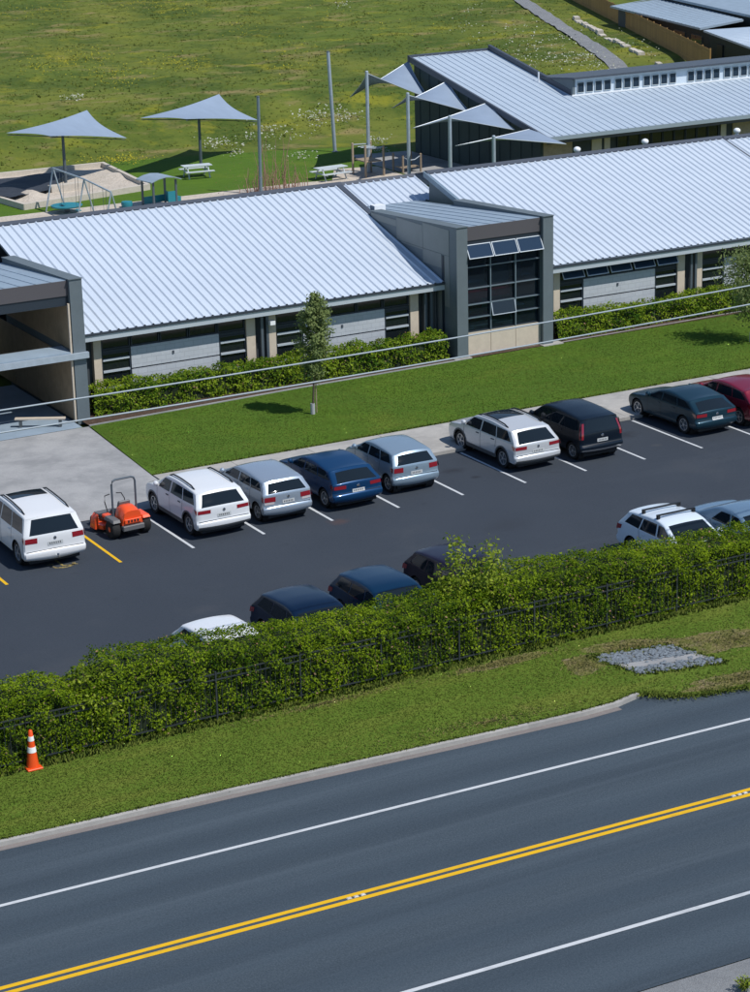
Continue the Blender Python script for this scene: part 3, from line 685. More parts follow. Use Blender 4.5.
# ------------------------------------------------------------------ second classroom block
b2 = thing('classroom_block', 'rear classroom block with pale roof and a raised band of small windows', 'building')
T2 = math.tan(R(11.2)); z2 = lambda y: 2.9 + (y-47.3)*T2
r2a = roof(b2, 'roof', 47.0, 52.72, 47.3, 2.9, 62.95, z2(62.95), 'roof_far', pitch=.5, rib=.04, rw=.09)
r2b = roof(b2, 'roof', 52.74, 82, 47.3, 2.9, 53.3, z2(53.3), 'roof_far', pitch=.5, rib=.04, rw=.09)
def verge2(x, y0, y1, m, w=.14, up=.06, dn=.3, par=r2a):
    MB().hexa([(x, y0, z2(y0)-dn), (x+w, y0, z2(y0)-dn), (x+w, y1, z2(y1)-dn), (x, y1, z2(y1)-dn), (x, y0, z2(y0)+up), (x+w, y0, z2(y0)+up), (x+w, y1, z2(y1)+up), (x, y1, z2(y1)+up)]).build('verge_cap', m, par)
verge2(46.85, 47.2, 63.0, 'ridge_dark')
verge2(52.725, 53.5, 63.0, 'ridge_dark', .2, .35, .4)
MB().box(46.85, 52.9, 62.96, 63.2, 5.7, z2(63)+.12).build('ridge_cap', 'ridge_dark', r2a)
MB().box(46.9, 82, 47.15, 47.28, 2.68, 2.90).build('gutter', 'gutter', b2)
MB().box(46.95, 82, 47.285, 47.33, 2.48, 2.79).build('fascia', 'fascia_brown', b2)
# flank wall in shade, with battens
MB().prism_dir([(47.15, 48.3, 0), (47.15, 62.9, 0), (47.15, 62.9, z2(62.9)-.12), (47.15, 48.3, z2(48.3)-.12)], (.2, 0, 0)).build('flank_wall', 'wall_green', b2)
for k in range(12):
    y = 49.2+k*1.18; MB().box(47.12, 47.149, y, y+.05, .05, z2(y)-.35).build('batten', 'wall_green', b2)
MB().box(47.16, 82, 48.4, 48.6, 0, 2.75).build('front_wall', 'wall_dark', b2)
for a, b_, m in ((47.2, 49.4, 'timber'), (50.8, 51.5, 'cream'), (51.7, 52.1, 'cream'), (60.3, 60.7, 'cream'), (61.2, 66, 'timber'), (68, 72, 'timber')):
    MB().box(a, b_, 48.33, 48.399, .05, 2.45).build('wall_panel', m, b2)
for k in range(9):
    a = 52.6+k*.84
    window(a, a+.8, .9, 2.3, 48.36, (), b2)
# clerestory
MB().box(52.95, 82, 53.31, 53.5, 3.9, 5.14).build('clerestory_wall', 'clerestory_paint', b2)
MB().prism_dir([(52.75, 53.30, 3.9), (52.75, 57.6, 4.5), (52.75, 57.6, 4.75), (52.75, 53.30, 5.16)], (.19, 0, 0)).build('end_wall', 'portal_grey', b2)
MB().hexa([(52.66, 53.0, 5.16), (82, 53.0, 5.16), (82, 57.9, 4.72), (52.66, 57.9, 4.72), (52.66, 53.0, 5.27), (82, 53.0, 5.27), (82, 57.9, 4.83), (52.66, 57.9, 4.83)]).build('clerestory_roof', 'ridge_dark', b2)
MB().box(52.7, 82, 53.255, 53.305, 4.10, 4.20).build('sill', 'white_paint', b2)
x = 53.06
for grp, gap in ((4, .16), (3, .16), (4, .75), (4, .2), (4, .2), (4, .2), (4, .2)):
    for k in range(grp): window(x, x+.52, 4.28, 4.92, 53.29, (), b2, gl='glass_blue', jw=.025, fm='table_grey'); x += .66
    x += gap
MB().lathe([(.05, 4.3), (.05, 5.3)], o=(52.3, 56.4, 0), seg=8).build('flue', 'white_paint', b2)

# ------------------------------------------------------------------ buildings beyond the fence
b3 = thing('far_classroom_block', 'low dark walled building with grey blue roofs beyond the timber fence', 'building')
def slab(name, pts, z, th, m, par):
    mb = MB(); n = len(pts); mb.v += [(p[0], p[1], zz-th) for p, zz in zip(pts, z)] + [(p[0], p[1], zz) for p, zz in zip(pts, z)]
    mb.f.append(tuple(range(n-1, -1, -1))); mb.f.append(tuple(range(n, 2*n)))
    for i in range(n): j = (i+1) % n; mb.f.append((i, j, n+j, n+i))
    return mb.build(name, m, par)
A1 = [(86.1, 84.75), (90.75, 103.9), (97.4, 104.6), (91.7, 86.4)]
s1 = slab('roof', A1, [3.2, 3.2, 3.35, 3.35], .16, 'roof_grey', b3)
A2 = [(91.0, 82.5), (96.6, 105.5), (112, 107), (106, 80)]
s2 = slab('roof', A2, [3.75, 3.75, 4.5, 4.5], .2, 'roof_grey', b3)
A3 = [(86.0, 84.2), (82.3, 73.6), (81.0, 69.0), (96, 64), (100, 78)]
s3 = slab('roof', A3, [3.1, 3.0, 2.95, 3.6, 3.6], .15, 'roof_far', b3)
def ribs(par, P, Q, dx, z, dz, n, m):
    for k in range(n):
        t = (k+.5)/n; a = Vector(P).lerp(Vector(Q), t); b_ = a+Vector(dx)
        MB().tube([(a.x, a.y, z+.01), (b_.x, b_.y, z+dz+.01)], .035, 4).build('roof_rib', m, par)
ribs(s1, A1[0], A1[1], (5.6, 1.6), 3.2, .14, 24, 'roof_grey'); ribs(s3, A3[2], A3[0], (13, -4.2), 3.02, .55, 20, 'roof_far')
for a, b_, z, m in (((86.9, 84.6), (91.2, 103.3), 3.03, 'wall_dark'), ((86.7, 84.3), (82.8, 72.6), 2.9, 'wall_green'), ((91.6, 83), (97, 105), 3.55, 'wall_dark'), ((86.9, 84.5), (91.5, 84.0), 3.0, 'wall_green')):
    A, B = Vector(a), Vector(b_); d = (B-A).normalized(); n = Vector((d.y, -d.x))*.2
    if n.x < 0: n = -n
    MB().prism([A, B, B+n, A+n], -.05, z).build('wall', m, b3)
A, B = Vector((86.9, 84.6)), Vector((91.2, 103.3)); d = (B-A).normalized()
for k in range(5):
    P = A + d*(1.2+k*3.4); Q = P + d*2.2; n = Vector((-d.y, d.x))*.06
    f = MB().prism([P, Q, Q+n, P+n], .9, 2.4).build('window', 'steel_dark', b3); MB().prism([P+n+d*.06, Q+n-d*.06, Q+n*1.4-d*.06, P+n*1.4+d*.06], .96, 2.34).build('pane', 'glass_blue', f)
dA = Vector((86.0, 82.2)); dB = Vector((85.6, 81.0)); MB().prism([dA, dB, dB+Vector((-.12, .04)), dA+Vector((-.12, .04))], 0, 2.2).build('door', 'navy_trim', b3)

# ------------------------------------------------------------------ play area: sails, umbrellas, sandpit, tables, frames
def sail_mesh(c, sag=.10, n=14, pull=.10):
    c = [np.array(q, float) for q in c]; u = np.linspace(0, 1, n)
    U, V = np.meshgrid(u, u, indexing='ij'); U = U[..., None]; V = V[..., None]
    P = (1-U)*(1-V)*c[0] + U*(1-V)*c[1] + U*V*c[2] + (1-U)*V*c[3]
    ctr = sum(c)/4; e = pull*(4*U*(1-U))*(np.abs(2*V-1)**3) + pull*(4*V*(1-V))*(np.abs(2*U-1)**3)
    P = P + (ctr-P)*e
    return P
SL = [((47.05, 63.4, 5.72), (46.8, 60.36, 3.69), (41, 57.9, 6.0), (42.76, 63.4, 3.83), 'topmost grey shade sail at the far corner of the dark wall'),
      ((47.05, 58.6, 4.98), (46.8, 55.58, 3.42), (41, 53.0, 5.23), (43.07, 58.6, 3.66), 'second grey shade sail down from the far roof corner'),
      ((47.05, 53.9, 4.17), (46.8, 50.5, 2.95), (41, 48.25, 4.45), (41.8, 53.9, 3.12), 'third grey shade sail down, between two pale posts'),
      ((47.05, 49.0, 3.20), (46.8, 45.11, 2.81), (41, 43.55, 3.9), (41.8, 49.0, 2.69), 'lowest grey shade sail just above the front roof ridge')]
PL = ['pale steel post carrying the topmost shade sail', 'pale steel post against the dark wall, second from the lawn', 'pale steel post carrying the third shade sail', 'shortest pale post next to the front roof ridge']
for i, (a, b_, c_, d_, lb) in enumerate(SL):
    t = thing('shade_sail', lb, 'shade sail', (0, 0, 0), 0, 'shade sails between posts and the dark wall')
    me = MB().grid(sail_mesh((a, b_, c_, d_), pull=.06)).mesh('fabric', 'sail', fix=False); me.shade_smooth(); link('fabric', me, t)
    P = sail_mesh((a, b_, c_, d_), pull=.06); ring = [P[k, 0] for k in range(14)]+[P[13, k] for k in range(1, 14)]+[P[13-k, 13] for k in range(1, 14)]+[P[0, 13-k] for k in range(1, 14)]
    MB().tube([tuple(q) for q in ring], .025, 5).build('edge_cable', 'alu', t)
    po = thing('sail_post', PL[i], 'post', (c_[0]-.05, c_[1]-.05, 0), 0, 'steel posts for the shade sails')
    MB().lathe([(.11, 0), (.10, c_[2]+.12), (.06, c_[2]+.16)], seg=14).build('shaft', 'steel', po, smooth=True)
    MB().lathe([(.2, 0), (.2, .05)], seg=12).build('base_plate', 'steel_dark', po)
def pole(base, top, r, label, m='steel'):
    t = thing('tall_post', label, 'post', base, 0, 'free standing tall posts')
    d = Vector(top)-Vector(base)
    MB().tube([(0, 0, 0), tuple(d*.5), tuple(d)], [r, r*.95, r*.9], 12).build('shaft', m, t, smooth=True)
    MB().lathe([(r*1.8, 0), (r*1.8, .05)], seg=12).build('base_plate', 'steel_dark', t)
    mb = MB(); mb.lathe([(r, 0), (r*.9, .05), (.03, .08)], o=tuple(d), seg=12); mb.build('cap', 'steel_dark', t)
b_ = at(335, 152, Z=0); pole(tuple(b_), tuple(at(328, 52, Y=b_.y)), .12, 'tallest leaning steel post standing alone on the lawn edge')
b_ = at(261, 195, Z=0); pole(tuple(b_), tuple(at(258, 97, Y=b_.y)), .10, 'dark steel post rising just behind the left roof ridge', 'steel_mid')
def umbrella(L, Rr, F, Nn, base, label, m='sail'):
    t = thing('shade_umbrella', label, 'shade umbrella', tuple(base), 0, 'pointed grey fabric umbrellas on the back lawn')
    c = [Vector(q)-Vector(base) for q in (L, F, Rr, Nn)]
    P = sail_mesh([tuple(q) for q in c], n=13, pull=.15)
    me = MB().grid(P).mesh('canopy', m, fix=False); me.shade_smooth(); link('canopy', me, t)
    zt = P[6, 6][2]
    MB().lathe([(.10, 0), (.085, zt-.05)], seg=12).build('post', 'steel_dark', t, smooth=True)
    for q in c: MB().tube([(0, 0, zt-.35), tuple(q*.97)], .03, 6).build('arm', 'steel_dark', t)
b_ = at(66, 187, Z=0.02); umbrella(at(6, 133, Y=62.5), at(127, 138, Y=67.3), at(87, 110, Y=68.6), at(50, 136, Y=60.9), b_, 'grey shade umbrella over the sandpit')
b_ = at(201, 165, Z=0.02); umbrella(at(140, 118, Y=64.6), at(258, 120, Y=69.6), at(219, 94, Y=70.8), at(186, 119, Y=63.2), b_, 'grey shade umbrella over the picnic table by a dark pole')
# sandpit
sp = thing('sandpit', 'wide timber edged sandpit half hidden under a black cover', 'sandpit')
c4 = [at(-60, 185, Z=0), at(25, 210, Z=0), at(148, 190, Z=0), at(103, 168, Z=0)]
q = [v.copy() for v in c4]
nx, ny = 26, 22; PP = np.zeros((nx, ny, 3))
for i in range(nx):
    for j in range(ny):
        u, v = i/(nx-1), j/(ny-1); p = (q[0].lerp(q[1], v)).lerp(q[3].lerp(q[2], v), u)
        PP[i, j] = (p.x, p.y, .10)
PP[..., 2] += .06*fbm2(PP[..., 0], PP[..., 1], 4, .8)
m0 = at(31, 199, Z=0); dd = np.hypot(PP[..., 0]-m0.x, PP[..., 1]-m0.y); PP[..., 2] += .5*np.exp(-(dd/.75)**2)
m0 = at(118, 178, Z=0); dd = np.hypot(PP[..., 0]-m0.x, PP[..., 1]-m0.y); PP[..., 2] += .16*np.exp(-(dd/1.2)**2)
me = MB().grid(PP).mesh('sand', 'sand', fix=False); me.shade_smooth(); link('sand', me, sp)
for i in range(4):
    a, b_ = q[i], q[(i+1) % 4]; d = (b_-a).normalized(); n = Vector((-d.y, d.x, 0))*.12
    MB().prism([(a-n).xy-d.xy*.1, (b_-n).xy+d.xy*.1, (b_+n).xy+d.xy*.1, (a+n).xy-d.xy*.1], .0, .36+.004*i).build('sleeper', 'timber_pale', sp)
cv = [at(0, 181, Z=.3), at(0, 197, Z=.3), at(28, 194, Z=.3), at(49, 192, Z=.3), at(47, 183, Z=.3), at(68, 180, Z=.3), at(66, 174, Z=.3)]
n = 14; PP = np.zeros((n, n, 3)); A, B, D, E_ = at(-62, 186, Z=.3), at(10, 199, Z=.3), at(48, 192, Z=.3), at(68, 173, Z=.3)
for i in range(n):
    for j in range(n): p = A.lerp(B, j/(n-1)).lerp(E_.lerp(D, j/(n-1)), i/(n-1)); PP[i, j] = (p.x, p.y, .40)
PP[..., 2] += .05*fbm2(PP[..., 0], PP[..., 1], 9, 1.2)
me = MB().grid(PP).mesh('layer', 'layer_black', fix=False); me.shade_smooth(); link('layer', me, sp)  # black rippled surface lying above part of the sand
A = at(52, 194, Z=.05); B = at(90, 189, Z=.05); d = (B-A).normalized(); n_ = Vector((-d.y, d.x, 0))*.55
MB().prism([A.xy, B.xy, (B+n_).xy, (A+n_).xy], .06, .50).build('sand_table', 'timber_pale', sp)

def picnic(P, rz_, label, w=1.8):
    t = thing('picnic_table', label, 'picnic table', tuple(P), rz_, 'pale picnic tables on the back lawn')
    for k in range(4): MB().box(-w/2, w/2, -.36+k*.185, -.36+k*.185+.17, .70, .745).build('top_plank', 'table_grey', t)
    for s in (-1, 1):
        for k in range(2): MB().box(-w/2, w/2, s*.72-.15+k*.155, s*.72-.15+k*.155+.14, .42, .46).build('seat_plank', 'table_grey', t)
        for e in (-1, 1):
            MB().tube([(e*w*.36, s*.62, 0), (e*w*.36, s*.22, .70)], .045, 6).build('leg', 'table_grey', t)
    for e in (-1, 1): MB().box(e*w*.36-.03, e*w*.36+.03, -.8, .8, .34, .418).build('bearer', 'table_grey', t)
picnic(at(197, 177, Z=0.02), R(-8), 'pale picnic table standing under the right umbrella'); picnic(at(331, 179, Z=0.02), R(4), 'pale picnic table in full sun near the tall posts', 2.0)
# swing frames
sw = thing('swing_set', 'light steel swing frame in front of the sandpit', 'swing')
tops = [at(53, 168, Z=2.4), at(84, 179, Z=2.4), at(111, 192, Z=2.4)]
MB().tube([tuple(p) for p in tops], .05, 8).build('top_bar', 'steel', sw)
for p in tops:
    for s in (-1, 1): MB().tube([tuple(p), (p.x+s*.62, p.y+s*.1, .02)], .045, 8).build('leg', 'steel', sw)
for f in (.25, .75):
    for k in (0, 1):
        p = tops[k].lerp(tops[k+1], f)
        for s in (-.22, .22): MB().tube([(p.x, p.y+s, p.z), (p.x, p.y+s*.9, .55)], .012, 5).build('chain', 'steel_dark', sw)
        MB().box(p.x-.1, p.x+.1, p.y-.25, p.y+.25, .50, .54).build('swing_seat', 'teal', sw)
p = at(67, 211, Z=.1); t = thing('spinner', 'teal round spinner beside the swing frame', 'spinner', (p.x, p.y, .02))
MB().lathe([(.15, 0), (.15, .28)], seg=12).build('base', 'steel_dark', t); MB().lathe([(.2, .28), (.85, .34), (.9, .42), (.2, .40)], seg=24).build('disc', 'teal', t, smooth=True)
p = at(127, 206, Z=.1); t = thing('balance_pod', 'small teal stepping pod behind the roof ridge', 'stepping pod', (p.x, p.y, .02))
MB().lathe([(.28, 0), (.33, .22), (.30, .34), (.1, .36)], seg=16).build('pod', 'teal', t, smooth=True); MB().lathe([(.36, 0), (.36, .03)], seg=16).build('base', 'steel_dark', t)
# playhouse
p = at(160, 206, Z=0); ph = thing('playhouse', 'small open playhouse with grey roof and teal panels', 'playhouse', (p.x, p.y, .02), R(8))
for x in (-.75, .75):
    for y in (-.6, .6): MB().box(x-.05, x+.05, y-.05, y+.05, 0, 1.5).build('post', 'steel_dark', ph)
mb = MB(); pr = [(-1.0, 1.50), (-.5, 1.66), (0, 1.72), (.5, 1.66), (1.0, 1.50)]
for i in range(4): (a, za), (b_, zb) = pr[i], pr[i+1]; mb.hexa([(a, -.85, za), (b_, -.85, zb), (b_, .85, zb), (a, .85, za), (a, -.85, za+.05), (b_, -.85, zb+.05), (b_, .85, zb+.05), (a, .85, za+.05)])
mb.build('roof', 'roof_grey', ph)
MB().box(.2, .70, -.62, -.56, .1, .85).build('panel', 'teal', ph); MB().box(.70, .74, -.5, .5, .1, .7).build('panel', 'teal', ph); MB().box(-.70, .70, .56, .62, .1, .5).build('panel', 'teal', ph); MB().box(.8, 1.25, -.3, .3, .02, .42).build('stool', 'teal', ph)
# climbing frame
cf = thing('climbing_frame', 'timber post climbing frame just behind the roof ridge', 'climbing frame', tuple(at(384, 176, Z=0)))
for x, y, h in ((-1.25, 0, 1.95), (0, 0, 1.85), (-1.25, 1.6, 1.9), (0, 1.6, 1.9)): MB().lathe([(.07, 0), (.07, h), (.04, h+.03)], o=(x, y, 0), seg=10).build('post', 'timber', cf)
for y in (0, 1.6): MB().tube([(-1.25, y, 1.82), (0, y, 1.76)], .035, 8).build('rail', 'steel', cf)
for k in range(4): MB().tube([(-1.25+.2, .4*k+.1, 1.7), (-.15, .4*k+.1, 1.7)], .025, 6).build('rung', 'steel', cf)
MB().box(-1.15, -.1, .1, 1.5, .9, .97).build('deck', 'timber', cf)
cf2 = thing('balance_bridge', 'low timber post bridge with sagging steel rail by the shaded paving', 'play equipment', tuple(at(412, 173, Z=0)))
for x, y in ((-.62, 0), (.62, 0), (-.62, 1.2), (.62, 1.2)): MB().lathe([(.065, 0), (.065, 1.12), (.04, 1.15)], o=(x, y, 0), seg=10).build('post', 'timber', cf2)
for y in (0, 1.2): MB().tube([(-.62, y, 1.02), (-.2, y, .80), (.2, y, .80), (.62, y, 1.02)], .03, 6).build('rail', 'steel', cf2)
MB().box(-.6, .6, .2, 1.0, .3, .36).build('deck', 'timber', cf2)

# ------------------------------------------------------------------ cars
def catmull(pts, n):
    P = np.array(pts, float); P = np.vstack([2*P[0]-P[1], P, 2*P[-1]-P[-2]]); out = []
    for i in range(1, len(P)-2):
        p0, p1, p2, p3 = P[i-1:i+3]
        # centripetal-ish: damp tangents so sharp profile corners do not overshoot
        l = np.linalg.norm(p2-p1); t1 = (p2-p0)/max(np.linalg.norm(p2-p0), 1e-6)*l*.8; t2 = (p3-p1)/max(np.linalg.norm(p3-p1), 1e-6)*l*.8
        for k in range(12):
            t = k/12; h = (2*t**3-3*t*t+1, t**3-2*t*t+t, -2*t**3+3*t*t, t**3-t*t); out.append(h[0]*p1+h[1]*t1+h[2]*p2+h[3]*t2)
    out.append(P[-2]); O = np.array(out); s = np.concatenate([[0], np.cumsum(np.linalg.norm(np.diff(O, axis=0), axis=1))])
    q = np.linspace(0, s[-1], n); return np.stack([np.interp(q, s, O[:, 0]), np.interp(q, s, O[:, 1])], 1)
WHEEL = {}
def wheel_meshes(r, style):
    k = (round(r, 3), style)
    if k in WHEEL: return WHEEL[k]
    w = .205; ri = r*.68
    ty = MB().lathe([(ri, -w/2+.01), (r*.93, -w/2), (r, -w/2+.03), (r, w/2-.03), (r*.93, w/2), (ri, w/2-.01)], axis='x', seg=28)
    ty.f.pop(); ty.f.pop(); ty = ty.mesh('tyre', 'rubber', smooth=True)
    mb = MB(); mb.lathe([(ri*1.0, w/2-.03), (ri, w/2-.012), (ri*.90, w/2-.012), (ri*.88, w/2-.05)], axis='x', seg=28); mb.f.pop(); mb.f.pop()
    ns = 5
    for i in range(ns):
        a = 2*math.pi*i/ns
        for s in ((-.13, .13),) if style else ((-.24, -.06), (.06, .24)):
            pts = []
            for rr_, f in ((ri*.16, 1.3), (ri*.92, .62)):
                for q in s: pts.append((rr_*math.cos(a+q*f), rr_*math.sin(a+q*f)))
            b_ = [(w/2-.02 + .008*(j < 2), p[0], p[1]) for j, p in enumerate(pts)]
            mb.quad(b_[0], b_[1], b_[3], b_[2])
    mb.lathe([(ri*.2, w/2-.03), (ri*.2, w/2-.008), (.01, w/2-.004)], axis='x', seg=12)
    rm_ = mb.mesh('rim', 'rim_alloy', smooth=False)
    bk = MB().lathe([(ri*.87, w/2-.07), (ri*.87, w/2-.065)], axis='x', seg=24).mesh('brake_disc', 'steel_dark')
    WHEEL[k] = (ty, rm_, bk); return WHEEL[k]
mat('rim_alloy', (.55, .56, .58), .35, .7, .5)
mat('tail_red', (.24, .006, .014), .15, 0, .6, coat=1)
mat('tail_clear', (.55, .50, .50), .15, 0, .6, coat=1)
mat('head_clear', (.55, .58, .60), .1, 0, .6, coat=1)
mat('plate', (.52, .54, .54), .5)
mat('plate_ink', (.10, .10, .11), .5)
mat('trim_black', (.016, .017, .019), .45)
mat('trim_grey', (.085, .09, .095), .55)
mat('chrome', (.7, .71, .72), .15, 1.0)
mat('cabin', (.02, .02, .022), .8)
def paint(name, col, metal=.35, rough=.32):
    return mat('paint_'+name, col, rough, metal, .5 if max(col) > .2 else .25, coat=.6 if max(col) > .2 else .22)
def prof(L, H, hz=.98, nose=.74, hood=1.05, wind=.85, gz=.98, rake=.38, drop=.08, sedan=False, flat=0):
    if sedan:
        rear = [(.14, .28), (.02, .42), (0, .62), (.03, .84), (.10, 1.0)]
        top = [(.10, 1.0), (.30, 1.04), (.58, 1.05), (1.30, H-.10), (1.62, H-.02), (L*.48, H), (L-hood-wind-.15, H-.02), (L-hood-wind+.12, H-.09), (L-hood, hz+.03), (L-hood+.22, hz), (L-.35, nose+.10), (L-.14, nose)]
    else:
        rear = [(.15, .27), (.03, .36), (0, .48), (.01, .59), (.055, .635), (.065, gz-.14), (.085, gz), (.07+rake*.52, (gz+H-.09)/2), (.07+rake, H-.10)]
        top = [(.07+rake, H-.10), (rake+.32, H-.035-drop*.4), (L*.36, H-.005), (L*.46, H), (L-hood-wind-.15, H-.02), (L-hood-wind+.12, H-.09), (L-hood, hz+.03), (L-hood+.22, hz), (L-.35, nose+.10), (L-.14, nose)]
    front = [(L-.14, nose), (L-.03, .60), (L, .45), (L-.10, .22)]
    return rear, top, front
def make_car(label, paintmat, loc, rot=0, L=4.4, W=.90, H=1.5, wr=.33, yr=.82, yf=3.45, group=None, sedan=False, rails=None, clad=None, tail='std', tum=.27, plate=True, style=1, bars=False, tow=False, handles=True, glassm='car_glass', belt=None, low='trim_black', spoiler=None, lowz=(.29, .44), sunroof=None, **pk):
    t = thing('parked_car', label, 'car', loc, rot, group)
    rear, top, front = prof(L, H, sedan=sedan, **pk)
    hood, wind = pk.get('hood', 1.05), pk.get('wind', .85); gz = pk.get('gz', .98); rake = pk.get('rake', .38); hz = pk.get('hz', .98)
    belt = belt or gz-.02
    NR, NT, NF = 28, 46, 12
    cr, ct, cf_ = catmull(rear, NR), catmull(top, NT), catmull(front, NF)
    O = np.vstack([cr, ct[1:], cf_[1:]])
    d = np.gradient(O, axis=0); d /= np.linalg.norm(d, axis=1, keepdims=True); nrm = np.stack([-d[:, 1], d[:, 0]], 1)
    bul = np.concatenate([np.full(NR, .065), np.full(NT-1, .036), np.full(NF-1, .13)])
    ker = np.ones(7)/7; bul = np.convolve(np.pad(bul, 3, mode='edge'), ker, 'valid')
    Q = O - nrm*bul[:, None]
    def halfw(y, z):
        y = np.asarray(y, float); z = np.asarray(z, float)
        w = np.full(np.broadcast(y, z).shape, W)
        w = w - np.where(z > belt, tum*np.maximum(z-belt, 0)+.02, .02*np.clip((z-belt+.25)/.25, 0, 1)) - .06*np.clip((.55-z)/.4, 0, 1)**2
        w = w - -.0+.07*np.clip((.6-y)/.6, 0, 1)**2 - .15*np.clip((y-(L-.95))/.95, 0, 1)**2
        return w
    r = .05
    def dist(y, z):
        p = np.stack([np.ravel(y), np.ravel(z)], 1); best = np.full(len(p), 9.)
        for i in range(len(Q)-1):
            a, b_ = Q[i], Q[i+1]; ab = b_-a; tt = np.clip(((p-a)@ab)/(ab@ab), 0, 1); best = np.minimum(best, np.linalg.norm(p-a-tt[:, None]*ab, axis=1))
        return best.reshape(np.shape(y))
    def side_x(y, z):
        dd = np.clip(dist(y, z)/r, 0, 1); return halfw(y, z) - r*(1-np.sqrt(np.maximum(0, 1-(1-dd)**2)))
    e = halfw(Q[:, 0], Q[:, 1]) - r
    # coons side patch
    us = np.linspace(0, 1, NT)
    tR = np.linspace(0, 1, NR)
    Cl = Q[:NR]; Ct = Q[NR-1:NR-1+NT]; Cr = Q[NR-1+NT-1:][::-1]
    Crr = np.stack([np.interp(tR, np.linspace(0, 1, len(Cr)), Cr[:, k]) for k in (0, 1)], 1)
    Cb = Cl[0] + (Crr[0]-Cl[0])*us[:, None]
    U, T = us[:, None, None], tR[None, :, None]
    G = (1-T)*Cb[:, None] + T*Ct[:, None] + (1-U)*Cl[None] + U*Crr[None] - ((1-U)*(1-T)*Cl[0] + U*(1-T)*Crr[0] + (1-U)*T*Ct[0] + U*T*Ct[-1])
    # finer mesh by midpoint subdivision of the grid
    def refine(A):
        A = np.stack([np.interp(np.linspace(0, len(A)-1, 2*len(A)-1), np.arange(len(A)), A[..., j, k]) for j in range(A.shape[1]) for k in range(2)], -1).reshape(2*len(A)-1, A.shape[1], 2)
        return A
    G = refine(G); G = refine(G.transpose(1, 0, 2)).transpose(1, 0, 2)
    yy, zz = G[..., 0], G[..., 1]
    Ra = wr+.055; cw = ((yr, wr), (yf, wr))
    for (yc, zc) in cw:       # snap vertices near the arch to it
        dy, dz_ = yy-yc, zz-zc; rr_ = np.hypot(dy, dz_); sel = np.abs(rr_-Ra) < .032; sel[:, -1] = False; sel[0] = False; sel[-1] = False
        yy = np.where(sel, yc+dy*Ra/np.maximum(rr_, .01), yy); zz = np.where(sel, zc+dz_*Ra/np.maximum(rr_, .01), zz)
    xx = side_x(yy, zz)
    mb = MB(); ni, nj = yy.shape
    inside = lambda y, z: any((y-a)**2+(z-c)**2 < (Ra-.002)**2 for a, c in cw)
    for s in (1, -1):
        o = len(mb.v); mb.v += [(s*a, b_, c) for a, b_, c in zip(xx.ravel(), yy.ravel(), zz.ravel())]
        for i in range(ni-1):
            for j in range(nj-1):
                if inside(yy[i:i+2, j:j+2].mean(), zz[i:i+2, j:j+2].mean()): continue
                a = o+i*nj+j; f = (a, a+1, a+nj+1, a+nj); mb.f.append(f if s < 0 else f[::-1])
    # band across, along the outline (refined like the sides)
    def ref1(A): return np.interp(np.linspace(0, len(A)-1, 2*len(A)-1), np.arange(len(A)), A)
    iR = np.arange(0, NR-1+NT)            # rear + top use grid points; front resampled
    Of = np.stack([np.interp(tR, np.linspace(0, 1, NF), O[NR-2+NT:][:, k]) for k in (0, 1)], 1)
    nf_ = np.stack([np.interp(tR, np.linspace(0, 1, NF), nrm[NR-2+NT:][:, k]) for k in (0, 1)], 1); bf = np.interp(tR, np.linspace(0, 1, NF), bul[NR-2+NT:])
    OO = np.vstack([O[:NR-1+NT], Of[1:]]); NN = np.vstack([nrm[:NR-1+NT], nf_[1:]]); BB = np.concatenate([bul[:NR-1+NT], bf[1:]])
    OO = np.stack([ref1(OO[:, 0]), ref1(OO[:, 1])], 1); NN = np.stack([ref1(NN[:, 0]), ref1(NN[:, 1])], 1); BB = ref1(BB)
    QQ = OO - NN*BB[:, None]; EE = side_x(QQ[:, 0], QQ[:, 1])
    nx = 15; fr = np.linspace(-1, 1, nx)
    Pb = np.zeros((len(OO), nx, 3))
    for k, f in enumerate(fr):
        pt = OO - NN*(BB*f*f)[:, None]; Pb[:, k] = np.stack([EE*f, pt[:, 0], pt[:, 1]], 1)
    mb.grid(Pb)
    body = mb.build('body', paintmat, t, merge=.004, smooth=True)
    # patches
    def strip_patch(name, i0, i1, f0, f1, off, m, par=t, nxx=7, nss=10, taper=0):
        ii = np.linspace(i0, i1, nss); ff = np.linspace(0, 1, nxx); P = np.zeros((nss, nxx, 3)); k = np.arange(len(O))
        for a, q in enumerate(ii):
            y, z, ny, nz, b_, ee = [np.interp(q, k, v) for v in (O[:, 0], O[:, 1], nrm[:, 0], nrm[:, 1], bul, e)]
            sh = taper*(a/(nss-1))
            fl, fh = f0+sh*(1 if f0 < 0 else 0), f1-sh*(1 if f1 > 0 else 0)
            f = fl+(fh-fl)*ff
            P[a, :, 0] = f*ee; P[a, :, 1] = y-ny*b_*f*f+ny*off; P[a, :, 2] = z-nz*b_*f*f+nz*off
        me = MB().grid(P).mesh(name, m, fix=False); me.shade_smooth(); return link(name, me, par)
    def side_patch(name, q, s, off, m, par=t, n=8, mm=6):
        q = np.array(q, float); u = np.linspace(0, 1, n)[:, None, None]; v = np.linspace(0, 1, mm)[None, :, None]
        g_ = (1-u)*(1-v)*q[0] + u*(1-v)*q[1] + u*v*q[2] + (1-u)*v*q[3]
        X = side_x(g_[..., 0], g_[..., 1])+off
        me = MB().grid(np.stack([s*X, g_[..., 0], g_[..., 1]], -1)).mesh(name, m, fix=False); me.shade_smooth(); return link(name, me, par)
    def rz_i(z): return float(np.interp(z, cr[:, 1], np.arange(NR)))
    def ty_i(y): return NR-1 + float(np.interp(y, ct[:, 0], np.arange(NT)))
    def fz_i(z): return NR-2+NT + float(np.interp(-z, -cf_[:, 1], np.arange(NF)))
